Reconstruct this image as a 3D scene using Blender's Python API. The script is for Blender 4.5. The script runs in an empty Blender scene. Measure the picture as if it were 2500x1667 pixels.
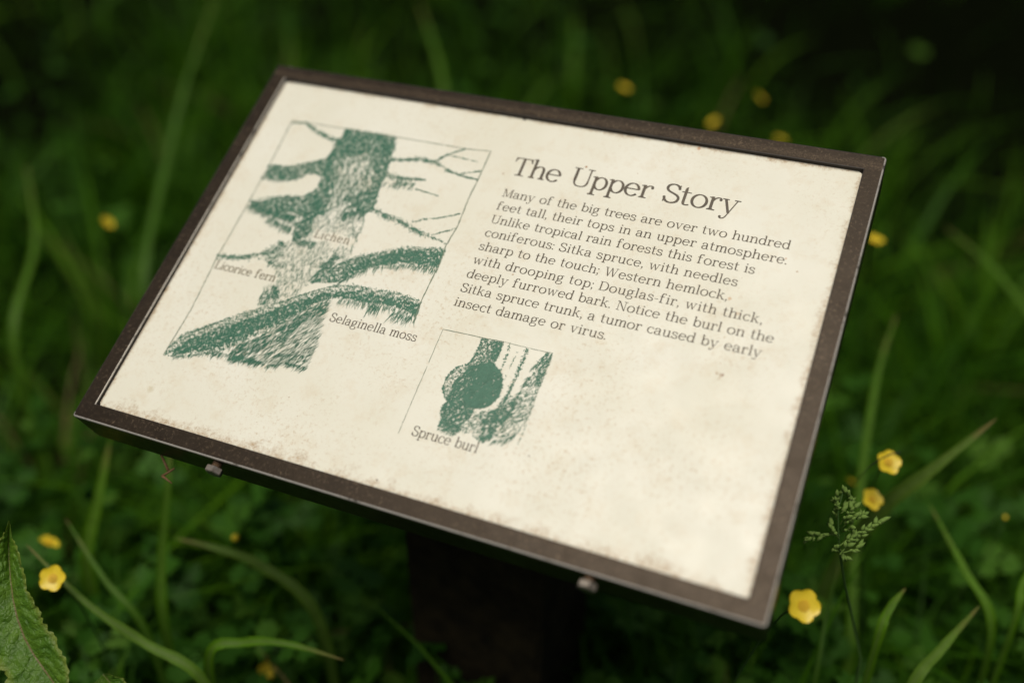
import bpy, bmesh, math, random
import numpy as np
from mathutils import Matrix, Vector, noise as mnoise
R = math.radians
rnd = random.Random(7)
SC = bpy.context.scene

# ------------------------------------------------------------------ camera
CAM_Z = 1.17
PITCH = 33.024
cd = bpy.data.cameras.new('camera')
cam = bpy.data.objects.new('camera', cd)
SC.collection.objects.link(cam)
cam.location = (0, 0, CAM_Z)
cam.rotation_euler = (R(90 - PITCH), 0, 0)
cd.sensor_width = 36.0
cd.lens = 36.995
cd.clip_start = 0.02
cd.clip_end = 500
cd.dof.use_dof = True
cd.dof.focus_distance = 0.885
cd.dof.aperture_fstop = 1.28
SC.camera = cam

# ------------------------------------------------------------------ sky, sun, exposure
SUN_EL, SUN_AZ = 75.0, 209.0            # azimuth from +Y towards +X
wd = bpy.data.worlds.new('World')
SC.world = wd
wd.use_nodes = True
nt = wd.node_tree
bg = nt.nodes['Background']
sky = nt.nodes.new('ShaderNodeTexSky')
sky.sky_type = 'NISHITA'
sky.sun_disc = False
sky.sun_elevation = R(SUN_EL)
sky.sun_rotation = R(SUN_AZ)
sky.air_density = 1.0
sky.dust_density = 6.0
sky.ozone_density = 0.4
nt.links.new(sky.outputs[0], bg.inputs[0])
bg.inputs[1].default_value = 0.05
sd = bpy.data.lights.new('sun', 'SUN')
sd.energy = 2.4
sd.angle = R(40)
sd.color = (1.0, 0.94, 0.83)
sun = bpy.data.objects.new('sun', sd)
SC.collection.objects.link(sun)
sun.location = (3, 4, 8)
sun.rotation_euler = (R(90 - SUN_EL), 0, R(180 - SUN_AZ))
SC.view_settings.view_transform = 'Standard'
SC.view_settings.look = 'None'
SC.view_settings.gamma = 1.0
SC.view_settings.exposure = 0.05
SC.cycles.use_denoising = True
SC.cycles.max_bounces = 6
SC.cycles.transparent_max_bounces = 4

# ------------------------------------------------------------------ helpers
SP, CP = math.sin(R(PITCH)), math.cos(R(PITCH))
F_PX = 2569.1


def at(px, py, d):
    """world point seen at (px, py) of the 2352 wide view, d metres along the camera axis"""
    k = 2500 / 2352
    x = (px * k - 1250) / F_PX * d
    y = -(py * k - 833.5) / F_PX * d
    return Vector((x, y * SP + d * CP, CAM_Z + y * CP - d * SP))


def link(o, parent=None):
    SC.collection.objects.link(o)
    if parent is not None:
        o.parent = parent
    return o


def mesh_obj(name, verts, faces, mats, parent=None, smooth=False, fmat=None):
    me = bpy.data.meshes.new(name)
    me.from_pydata([tuple(v) for v in verts], [], faces)
    for m in (mats if isinstance(mats, (list, tuple)) else [mats]):
        me.materials.append(m)
    if fmat is not None:
        me.polygons.foreach_set('material_index', fmat)
    if smooth:
        me.polygons.foreach_set('use_smooth', [True] * len(me.polygons))
    me.update()
    return link(bpy.data.objects.new(name, me), parent)


def tag(o, label=None, cat=None, group=None, kind=None):
    for k_, v in (('label', label), ('category', cat), ('group', group), ('kind', kind)):
        if v:
            o[k_] = v
    return o


def empty(name, loc):
    o = bpy.data.objects.new(name, None)
    o.empty_display_size = 0.05
    o.location = loc
    return link(o)


class MB:
    def __init__(self):
        self.v, self.f, self.m = [], [], []

    def add(self, vs, fs, m=0):
        n = len(self.v)
        self.v += [tuple(p) for p in vs]
        self.f += [tuple(i + n for i in q) for q in fs]
        self.m += [m] * len(fs)

    def tube(self, pts, r0, r1=None, n=6, m=0):
        pts = [Vector(p) for p in pts]
        r1 = r0 if r1 is None else r1
        L = len(pts)
        vs, fs = [], []
        a = None
        for i, p in enumerate(pts):
            d = (pts[min(i + 1, L - 1)] - pts[max(i - 1, 0)]).normalized()
            if a is None:
                a = d.orthogonal().normalized()
            a = (a - d * a.dot(d)).normalized()
            b = d.cross(a)
            r = r0 + (r1 - r0) * i / max(1, L - 1)
            for j in range(n):
                t = 2 * math.pi * j / n
                vs.append(p + (a * math.cos(t) + b * math.sin(t)) * r)
        for i in range(L - 1):
            for j in range(n):
                k = (j + 1) % n
                fs.append((i * n + j, i * n + k, (i + 1) * n + k, (i + 1) * n + j))
        fs.append(tuple(range(n))[::-1])
        fs.append(tuple((L - 1) * n + j for j in range(n)))
        self.add(vs, fs, m)

    def build(self, name, mats, parent=None, smooth=True):
        return mesh_obj(name, self.v, self.f, mats, parent, smooth, self.m)


def bez(P, n=10):
    out = []
    for k in range(0, len(P) - 1, 3):
        a, b, c, d = [np.array(q, float) for q in P[k:k + 4]]
        for i in range(n + (k + 4 >= len(P))):
            t = i / n
            out.append(a * (1 - t) ** 3 + 3 * b * t * (1 - t) ** 2 + 3 * c * t * t * (1 - t) + d * t ** 3)
    return out


# ------------------------------------------------------------------ materials
def mat(name):
    m = bpy.data.materials.new(name)
    m.use_nodes = True
    n = m.node_tree
    return m, n, n.nodes['Principled BSDF'], n.nodes.new, n.links.new


def noise(n, coord, scale, detail=4, rough=0.55, dist=0.0):
    x = n.nodes.new('ShaderNodeTexNoise')
    x.inputs['Scale'].default_value = scale
    x.inputs['Detail'].default_value = detail
    x.inputs['Roughness'].default_value = rough
    x.inputs['Distortion'].default_value = dist
    n.links.new(coord, x.inputs['Vector'])
    return x.outputs['Fac']


def ramp(n, fac, stops):
    x = n.nodes.new('ShaderNodeValToRGB')
    e = x.color_ramp.elements
    while len(e) < len(stops):
        e.new(0.5)
    for q, (p, c) in zip(e, stops):
        q.position = p
        q.color = (*c, 1) if len(c) == 3 else c
    n.links.new(fac, x.inputs[0])
    return x.outputs[0]


def g(v):
    return (v, v, v)


def mix(n, fac, a, b, mode='MIX'):
    x = n.nodes.new('ShaderNodeMix')
    x.data_type = 'RGBA'
    x.blend_type = mode
    for sock, val in ((x.inputs[0], fac), (x.inputs[6], a), (x.inputs[7], b)):
        if isinstance(val, bpy.types.NodeSocket):
            n.links.new(val, sock)
        elif isinstance(val, (int, float)):
            sock.default_value = val
        else:
            sock.default_value = (*val, 1)
    return x.outputs[2]


def mth(n, op, a, b=None, clamp=False):
    x = n.nodes.new('ShaderNodeMath')
    x.operation = op
    x.use_clamp = clamp
    for s, v in ((x.inputs[0], a), (x.inputs[1], b)):
        if v is None:
            continue
        if isinstance(v, bpy.types.NodeSocket):
            n.links.new(v, s)
        else:
            s.default_value = v
    return x.outputs[0]


def sep(n, vec):
    x = n.nodes.new('ShaderNodeSeparateXYZ')
    n.links.new(vec, x.inputs[0])
    return x.outputs


def objco(n):
    return n.nodes.new('ShaderNodeTexCoord').outputs['Object']


WB, HB = 0.600, 0.40937            # outer frame of the board, metres


def make_panel_mat():
    m, n, p, new, ln = mat('weathered_cream_panel')
    co = objco(n)
    X, Y, Z = sep(n, co)
    base = ramp(n, noise(n, co, 9, 3), [(0.3, (0.685, 0.672, 0.548)), (0.72, (0.745, 0.742, 0.640))])
    # broad faint tan mottling
    a = ramp(n, noise(n, co, 42, 8, 0.72), [(0.52, g(0)), (0.72, g(0.32))])
    c = mix(n, a, base, (0.56, 0.44, 0.26))
    zone = ramp(n, noise(n, co, 8, 3), [(0.40, g(0.12)), (0.62, g(1.0))])
    # fine brownish speckle in patches, heavier towards the lower half
    zone = mth(n, 'MULTIPLY', zone, ramp(n, Y, [(0.10, g(1.0)), (0.30, g(0.42))]))
    d = noise(n, co, 260, 8, 0.75, 0.2)
    d1 = mth(n, 'MULTIPLY', ramp(n, d, [(0.53, g(0)), (0.67, g(0.80))]), zone)
    c = mix(n, d1, c, (0.46, 0.33, 0.17))
    e = noise(n, co, 620, 4, 0.7, 1.5)
    e1 = mth(n, 'MULTIPLY', ramp(n, e, [(0.60, g(0)), (0.70, g(0.55))]), zone)
    c = mix(n, e1, c, (0.34, 0.25, 0.13))
    # rust and grime creeping in from the frame
    wob = mth(n, 'MULTIPLY', mth(n, 'SUBTRACT', noise(n, co, 48, 9, 0.8), 0.42), 0.062)
    lo = mth(n, 'SUBTRACT', Y, 0.0165)
    le = mth(n, 'SUBTRACT', X, 0.0165)
    ri = mth(n, 'SUBTRACT', WB - 0.0165, X)
    up = mth(n, 'SUBTRACT', HB - 0.0165, Y)
    ed = mth(n, 'MINIMUM', mth(n, 'MINIMUM', lo, mth(n, 'MULTIPLY', ri, 1.6)), mth(n, 'MINIMUM', mth(n, 'MULTIPLY', le, 3.0), mth(n, 'MULTIPLY', up, 3.0)))
    k = mth(n, 'SUBTRACT', wob, ed)
    kk = ramp(n, mth(n, 'ADD', mth(n, 'MULTIPLY', k, 70), 0.5), [(0.22, g(0)), (0.88, g(0.78))])
    fine = ramp(n, noise(n, co, 330, 6, 0.75), [(0.40, g(0.15)), (0.62, g(1.0))])
    c = mix(n, mth(n, 'MULTIPLY', kk, fine), c, (0.34, 0.21, 0.085))
    # small rust spots and stuck dirt
    px_ = noise(n, co, 500, 3)
    for sx, sy, sr, al, col in ((0.3528, 0.3511, 0.0014, 0.95, (0.30, 0.12, 0.02)), (0.5430, 0.2951, 0.0013, 0.6, (0.45, 0.22, 0.08)), (0.5095, 0.2478, 0.0019, 0.6, (0.50, 0.27, 0.10)), (0.5190, 0.2358, 0.0024, 0.4, (0.50, 0.30, 0.12)),
                                (0.5175, 0.1802, 0.0015, 0.6, (0.34, 0.20, 0.07)), (0.5198, 0.1801, 0.0013, 0.7, (0.30, 0.16, 0.06)), (0.5220, 0.1798, 0.0015, 0.9, (0.22, 0.10, 0.04)), (0.5203, 0.1775, 0.0013, 0.6, (0.36, 0.23, 0.08)), (0.5195, 0.1752, 0.0010, 0.5, (0.36, 0.25, 0.10)),
                                (0.2778, 0.3930, 0.0026, 0.95, (0.02, 0.015, 0.01)), (0.4444, 0.3909, 0.0022, 0.8, (0.45, 0.20, 0.07)), (0.3143, 0.1932, 0.0006, 0.9, (0.08, 0.06, 0.04)), (0.2887, 0.0229, 0.0010, 0.9, (0.10, 0.05, 0.03)), (0.3986, 0.0750, 0.0010, 0.7, (0.16, 0.09, 0.04)), (0.0560, 0.0430, 0.004, 0.35, (0.42, 0.33, 0.14))):
        dx = mth(n, 'SUBTRACT', X, sx)
        dy = mth(n, 'SUBTRACT', Y, sy)
        dd = mth(n, 'SQRT', mth(n, 'ADD', mth(n, 'MULTIPLY', dx, dx), mth(n, 'MULTIPLY', dy, dy)))
        dd = mth(n, 'ADD', mth(n, 'DIVIDE', dd, sr), mth(n, 'MULTIPLY', mth(n, 'SUBTRACT', px_, 0.5), 1.6))
        c = mix(n, ramp(n, dd, [(0.45, g(al)), (1.0, g(0))]), c, col)
    v = n.nodes.new('ShaderNodeTexVoronoi')
    v.inputs['Scale'].default_value = 70
    v.inputs['Randomness'].default_value = 1
    ln(co, v.inputs['Vector'])
    thr = ramp(n, v.outputs['Color'], [(0.66, g(0.0)), (0.95, g(0.085))])
    sp = mth(n, 'LESS_THAN', v.outputs['Distance'], thr)
    c = mix(n, mth(n, 'MULTIPLY', sp, 0.55), c, (0.33, 0.19, 0.08))
    ln(c, p.inputs['Base Color'])
    ln(ramp(n, noise(n, co, 40, 4), [(0.3, g(0.38)), (0.7, g(0.55))]), p.inputs['Roughness'])
    b = new('ShaderNodeBump')
    b.inputs['Strength'].default_value = 0.05
    b.inputs['Distance'].default_value = 0.001
    ln(d, b.inputs['Height'])
    ln(b.outputs[0], p.inputs['Normal'])
    return m


def make_ink(name, col, col2):
    m, n, p, new, ln = mat(name)
    co = objco(n)
    f = ramp(n, noise(n, co, 160, 5, 0.7), [(0.35, col), (0.7, col2)])
    ln(f, p.inputs['Base Color'])
    p.inputs['Roughness'].default_value = 0.5
    return m


def make_frame_mat():
    m, n, p, new, ln = mat('brown_painted_steel')
    co = objco(n)
    base = ramp(n, noise(n, co, 25, 6, 0.65), [(0.3, (0.011, 0.008, 0.005)), (0.75, (0.024, 0.017, 0.010))])
    # pale dust and lichen dots
    d = ramp(n, noise(n, co, 300, 6, 0.75, 0.4), [(0.54, g(0)), (0.70, g(0.75))])
    z = ramp(n, noise(n, co, 20, 4), [(0.38, g(0.25)), (0.60, g(1.0))])
    c = mix(n, mth(n, 'MULTIPLY', d, z), base, (0.19, 0.14, 0.09))
    # dust line along the inner lip of the top rail
    X, Y, Z = sep(n, co)
    t = mth(n, 'SUBTRACT', Y, HB - 0.0105)
    t = mth(n, 'ADD', t, mth(n, 'MULTIPLY', mth(n, 'SUBTRACT', noise(n, co, 90, 5, 0.7), 0.5), 0.012))
    t = mth(n, 'ABSOLUTE', t)
    tl = ramp(n, mth(n, 'MULTIPLY', t, 190), [(0.0, g(0.5)), (1.0, g(0))])
    c = mix(n, mth(n, 'MULTIPLY', tl, ramp(n, noise(n, co, 650, 5, 0.75), [(0.42, g(0.05)), (0.62, g(0.9))])), c, (0.15, 0.11, 0.07))
    ln(c, p.inputs['Base Color'])
    ln(ramp(n, noise(n, co, 70, 5), [(0.3, g(0.28)), (0.7, g(0.40))]), p.inputs['Roughness'])
    p.inputs['Specular IOR Level'].default_value = 0.23
    p.inputs['Specular Tint'].default_value = (1.0, 0.83, 0.68, 1)
    b = new('ShaderNodeBump')
    b.inputs['Strength'].default_value = 0.25
    b.inputs['Distance'].default_value = 0.0006
    ln(noise(n, co, 350, 4, 0.7), b.inputs['Height'])
    ln(b.outputs[0], p.inputs['Normal'])
    return m


def make_edge_mat():
    m, n, p, new, ln = mat('worn_bare_edge')
    co = objco(n)
    X, Y, Z = sep(n, co)
    # the front and right hand edges are rubbed bare, the others keep their paint
    hand = mth(n, 'MAXIMUM', mth(n, 'LESS_THAN', Y, 0.004), mth(n, 'GREATER_THAN', X, WB - 0.004))
    hand = mth(n, 'MAXIMUM', hand, mth(n, 'MULTIPLY', mth(n, 'LESS_THAN', mth(n, 'ABSOLUTE', mth(n, 'SUBTRACT', X, 0.0155)), 0.0012), 0.7))
    w = ramp(n, noise(n, co, 38, 5, 0.7), [(0.36, g(0)), (0.46, g(1))])
    w = mth(n, 'MULTIPLY', w, hand)
    ln(mix(n, w, (0.026, 0.019, 0.013), (0.50, 0.47, 0.41)), p.inputs['Base Color'])
    ln(mth(n, 'MULTIPLY', w, 0.6), p.inputs['Metallic'])
    p.inputs['Roughness'].default_value = 0.45
    return m


def plain(name, col, rough=0.5, metal=0.0, var=None, scale=40, spec=0.5):
    m, n, p, new, ln = mat(name)
    if var:
        ln(ramp(n, noise(n, objco(n), scale, 5, 0.65), [(0.3, col), (0.72, var)]), p.inputs['Base Color'])
    else:
        p.inputs['Base Color'].default_value = (*col, 1)
    p.inputs['Roughness'].default_value = rough
    p.inputs['Metallic'].default_value = metal
    p.inputs['Specular IOR Level'].default_value = spec
    return m


def make_leaf_mat(name, stops, rough=0.55, trans=0.25, spec=0.12, veins=False):
    m, n, p, new, ln = mat(name)
    a = new('ShaderNodeAttribute')
    a.attribute_name = 'tint'
    c = ramp(n, a.outputs['Fac'], stops)
    if veins:
        v = new('ShaderNodeAttribute')
        v.attribute_name = 'rib'
        c = mix(n, ramp(n, v.outputs['Fac'], [(0.45, g(0)), (0.95, g(0.45))]), c, (0.13, 0.19, 0.055))
        c = mix(n, ramp(n, noise(n, objco(n), 90, 5), [(0.4, g(0)), (0.7, g(0.45))]), c, (0.05, 0.10, 0.01))
        q = new('ShaderNodeAttribute')
        q.attribute_name = 'along'
        c = mix(n, mth(n, 'MULTIPLY', ramp(n, q.outputs['Fac'], [(0.82, g(0)), (0.98, g(0.8))]), ramp(n, noise(n, objco(n), 30, 3), [(0.4, g(0)), (0.55, g(1))])), c, (0.17, 0.12, 0.045))
    ln(c, p.inputs['Base Color'])
    p.inputs['Roughness'].default_value = rough
    p.inputs['Specular IOR Level'].default_value = spec
    tr = new('ShaderNodeBsdfTranslucent')
    ln(mix(n, 1.0, c, (1.0, 1.0, 0.45), 'MULTIPLY'), tr.inputs['Color'])
    mx = new('ShaderNodeMixShader')
    mx.inputs[0].default_value = trans
    ln(p.outputs[0], mx.inputs[1])
    ln(tr.outputs[0], mx.inputs[2])
    ln(mx.outputs[0], n.nodes['Material Output'].inputs[0])
    return m


M_PANEL = make_panel_mat()
M_GREEN = make_ink('green_ink', (0.019, 0.118, 0.066), (0.040, 0.162, 0.098))
M_BROWN = make_ink('brown_ink', (0.046, 0.034, 0.018), (0.095, 0.072, 0.040))
M_FADED = make_ink('faded_brown_ink', (0.145, 0.120, 0.068), (0.24, 0.20, 0.12))
M_LINE = make_ink('grey_green_line_ink', (0.10, 0.15, 0.09), (0.19, 0.24, 0.16))
M_FRAME = make_frame_mat()
M_EDGE = make_edge_mat()
M_TRAY = plain('shadowed_tray_paint', (0.02, 0.015, 0.01), 0.8)
M_STEEL = plain('galvanised_bolt', (0.34, 0.31, 0.27), 0.42, 0.6, (0.20, 0.16, 0.11), 300)
M_THREAD = plain('rusty_thread', (0.10, 0.055, 0.025), 0.7, 0.3, (0.18, 0.12, 0.07), 500)
M_WOOD = plain('dark_post_wood', (0.010, 0.009, 0.006), 0.9, 0, (0.034, 0.026, 0.012), 42, 0.05)  # very dark matte wood mottled between two browns
GRASS = [(0.0, (0.017, 0.062, 0.002)), (0.5, (0.036, 0.114, 0.003)), (0.85, (0.080, 0.192, 0.005)), (0.97, (0.092, 0.170, 0.020)), (1.0, (0.16, 0.12, 0.05))]
M_GRASS = make_leaf_mat('meadow_grass', GRASS, 0.5, 0.35, 0.10)
M_BLADE = make_leaf_mat('long_blade_green', GRASS, 0.5, 0.3, 0.12, True)
M_COVER = make_leaf_mat('lobed_leaf_green', [(0.0, (0.018, 0.065, 0.005)), (0.6, (0.036, 0.112, 0.009)), (1.0, (0.075, 0.165, 0.018))], 0.5, 0.3, 0.10)
M_STALK = make_leaf_mat('flower_stalk_green', [(0.0, (0.035, 0.085, 0.015)), (1.0, (0.06, 0.12, 0.03))], 0.5, 0.1)
M_PETAL = plain('glossy_yellow_petal', (0.66, 0.49, 0.012), 0.4, 0, (0.72, 0.56, 0.03), 120)
M_ANTHER = plain('golden_anther', (0.60, 0.36, 0.008), 0.6, 0, (0.72, 0.48, 0.02), 400)


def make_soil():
    m, n, p, new, ln = mat('shade_tinted_leafy_soil')
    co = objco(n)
    ln(ramp(n, noise(n, co, 14, 8, 0.7), [(0.3, (0.001, 0.0016, 0.0006)), (0.7, (0.004, 0.0055, 0.002))]), p.inputs['Base Color'])  # soil coloured near black to stand in for deep shade under the plants
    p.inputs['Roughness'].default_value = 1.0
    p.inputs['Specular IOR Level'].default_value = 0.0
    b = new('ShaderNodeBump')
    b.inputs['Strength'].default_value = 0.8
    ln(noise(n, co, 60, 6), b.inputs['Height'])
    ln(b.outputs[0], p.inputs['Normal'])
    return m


# ------------------------------------------------------------------ ground
def build_ground():
    N = 60
    xs = np.sign(np.linspace(-1, 1, N)) * np.abs(np.linspace(-1, 1, N)) ** 3 * 150
    V, Fs = [], []
    for j in range(N):
        for i in range(N):
            V.append((xs[i], xs[j] + 2, rnd.uniform(-0.01, 0.01)))
    for j in range(N - 1):
        for i in range(N - 1):
            a = j * N + i
            Fs.append((a, a + 1, a + N + 1, a + N))
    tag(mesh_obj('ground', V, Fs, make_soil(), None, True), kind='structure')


build_ground()

# ------------------------------------------------------------------ the sign
EX = Vector((0.91882, -0.39473, 0.0)).normalized()
EY = Vector((0.345, 0.802, 0.487))
EY = (EY - EX * EY.dot(EX)).normalized()
EN = EX.cross(EY)
ORG = Vector((-0.37985, 0.72668, 0.6217))
MB_W = Matrix(((EX.x, EY.x, EN.x, ORG.x), (EX.y, EY.y, EN.y, ORG.y), (EX.z, EY.z, EN.z, ORG.z), (0, 0, 0, 1)))


def board(x, y, z=0.0):
    return ORG + EX * x + EY * y + EN * z


pc = board(0.300, 0.248, -0.042)
POST = Vector((pc.x, pc.y, 0))
sign = empty('information_sign', POST)
tag(sign, 'low tilted information sign titled The Upper Story in brown metal frame on dark wooden post', 'sign')
M_LOC = Matrix.Translation(-POST) @ MB_W


def on_board(o):
    o.matrix_local = M_LOC
    return o


# post
def build_post():
    a = 0.075
    bm = bmesh.new()
    hd = Vector((-EX.y, EX.x, 0))
    segs = 14
    rings = []
    for k in range(segs + 1):
        ring = []
        for (sx, sy) in ((-1, -1), (-0.93, -1), (0.93, -1), (1, -1), (1, -0.93), (1, 0.93), (1, 1), (0.93, 1), (-0.93, 1), (-1, 1), (-1, 0.93), (-1, -0.93)):
            q = Vector((sx, sy))
            if abs(sx) == 1 and abs(sy) == 1:
                q *= 0.975
            loc = EX * (q.x * a) + hd * (q.y * a)
            # top is cut to the slope of the board
            ztop = pc.z - 0.001 + (loc.dot(hd)) * (EY.z / EY.dot(hd))
            z = -0.05 + (ztop + 0.05) * k / segs
            j = 0.0012
            ring.append(bm.verts.new((loc.x + rnd.uniform(-j, j), loc.y + rnd.uniform(-j, j), z)))
        rings.append(ring)
    n = len(rings[0])
    for k in range(segs):
        for i in range(n):
            bm.faces.new((rings[k][i], rings[k][(i + 1) % n], rings[k + 1][(i + 1) % n], rings[k + 1][i]))
    bm.faces.new(rings[-1])
    me = bpy.data.meshes.new('post')
    bm.to_mesh(me)
    me.materials.append(M_WOOD)
    return link(bpy.data.objects.new('post', me), sign)


build_post()


# frame: one ring section swept round the board, closed by a back plate
def build_frame():
    prof = [(0.003, -0.042), (0.0, -0.0412), (0.0, -0.0016), (0.0004, -0.0005), (0.0015, 0.0), (0.0152, 0.0), (0.0158, -0.0003), (0.0160, -0.0009), (0.0160, -0.0085), (0.003, -0.0085)]
    bare = {2, 3, 5, 6}
    r = 0.0028
    path = []
    for (cx, cy, a0) in ((r, r, 180), (WB - r, r, 270), (WB - r, HB - r, 0), (r, HB - r, 90)):
        for i in range(5):
            path.append((cx, cy, R(a0 + 90 * i / 4), a0))
    bm = bmesh.new()
    rows = []
    for (cx, cy, a, a0) in path:
        row = []
        for (d, z) in prof:
            if d < r:
                x, y = cx + (r - d) * math.cos(a), cy + (r - d) * math.sin(a)
            else:
                q = R(a0 + 45)
                s = math.sqrt(2) * (d - r)
                x, y = cx - s * math.cos(q), cy - s * math.sin(q)
            row.append(bm.verts.new((x, y, z)))
        rows.append(row)
    L, K = len(rows), len(prof)
    for i in range(L):
        for k in range(K - 1):
            f = bm.faces.new((rows[i][k], rows[(i + 1) % L][k], rows[(i + 1) % L][k + 1], rows[i][k + 1]))
            f.material_index = 1 if k in bare else (2 if k >= 7 else 0)
    # back plate and floor of the tray
    q = 0.0029
    for z, m in ((-0.0418, 0), (-0.0084, 2)):
        f = bm.faces.new([bm.verts.new((x, y, z)) for x, y in ((q, q), (WB - q, q), (WB - q, HB - q), (q, HB - q))])
        f.material_index = m
    bmesh.ops.remove_doubles(bm, verts=bm.verts, dist=1e-6)
    bmesh.ops.recalc_face_normals(bm, faces=bm.faces)
    me = bpy.data.meshes.new('frame')
    bm.to_mesh(me)
    for m in (M_FRAME, M_EDGE, M_TRAY):
        me.materials.append(m)
    return on_board(link(bpy.data.objects.new('frame', me), sign))


build_frame()
ZP = -0.0042


def build_panel():
    i0, r = 0.0150, 0.007
    pts = []
    for (cx, cy, a0) in ((i0 + r, i0 + r, 180), (WB - i0 - r, i0 + r, 270), (WB - i0 - r, HB - i0 - r, 0), (i0 + r, HB - i0 - r, 90)):
        for i in range(9):
            a = R(a0 + 90 * i / 8)
            pts.append((cx + r * math.cos(a), cy + r * math.sin(a), math.cos(a), math.sin(a)))
    n = len(pts)
    V = [(x, y, -0.0083) for x, y, _, _ in pts] + [(x, y, ZP - 0.0006) for x, y, _, _ in pts] + [(x - 0.0006 * c, y - 0.0006 * s, ZP) for x, y, c, s in pts]
    Fs = []
    for lv in (0, 1):
        for i in range(n):
            j = (i + 1) % n
            Fs.append((lv * n + i, lv * n + j, (lv + 1) * n + j, (lv + 1) * n + i))
    Fs.append(tuple(range(2 * n, 3 * n)))
    return on_board(mesh_obj('panel', V, Fs, M_PANEL, sign))


panel = build_panel()

# ------------------------------------------------------------------ lettering
TK, TN, SH = 0.165, 0.075, 0.066


class Glyph:
    def __init__(self):
        self.p = []

    def poly(self, pts):
        self.p.append([(float(x), float(y)) for x, y in pts])

    def rect(self, x0, y0, x1, y1):
        self.poly([(x0, y0), (x1, y0), (x1, y1), (x0, y1)])

    def dot(self, x, y, r, ry=None):
        ry = ry or r
        self.poly([(x + r * math.cos(t * math.pi / 6), y + ry * math.sin(t * math.pi / 6)) for t in range(12)])

    def stroke(self, pts, tk=TK, tn=TN, e=1.5):
        P = [np.array(q, float) for q in pts]
        L = len(P)
        left, right = [], []
        for i in range(L):
            d = P[min(i + 1, L - 1)] - P[max(i - 1, 0)]
            d = d / (np.hypot(*d) + 1e-9)
            w = (tn + (tk - tn) * abs(d[1]) ** e) / 2
            nrm = np.array((-d[1], d[0])) * w
            left.append(P[i] + nrm)
            right.append(P[i] - nrm)
        for i in range(L - 1):
            self.poly([right[i], right[i + 1], left[i + 1], left[i]])

    def C(self, P, **k):
        self.stroke(bez(P, 9), **k)

    def E(self, cx, cy, rx, ry, a0=0, a1=360, **k):
        n = max(8, int(abs(a1 - a0) / 12))
        self.stroke([(cx + rx * math.cos(R(a0 + (a1 - a0) * i / n)), cy + ry * math.sin(R(a0 + (a1 - a0) * i / n))) for i in range(n + 1)], **k)

    def diag(self, x0, y0, x1, y1, w):
        h = w / 2
        self.poly([(x0 - h, y0), (x1 - h, y1), (x1 + h, y1), (x0 + h, y0)])

    def st(self, x, y0, y1, w=TK):
        self.rect(x - w / 2, y0, x + w / 2, y1)

    def foot(self, x, y=0, l=0.21, r=0.21):
        self.rect(x - l, y, x + r, y + SH)
        for s in (-1, 1):
            self.poly([(x + s * TK * 0.4, y + SH), (x + s * TK * 0.95, y + SH), (x + s * TK * 0.5, y + SH + 0.06), (x + s * TK * 0.4, y + SH + 0.06)][::s])

    def top(self, x, y, l=0.21, r=0.21):
        self.rect(x - l, y - SH, x + r, y)

    def flag(self, x, y=1.0):
        self.poly([(x - 0.20, y - 0.10), (x - TK / 2, y - 0.12), (x + TK / 2, y - 0.12), (x + TK / 2, y), (x - 0.20, y - 0.045)])


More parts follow.
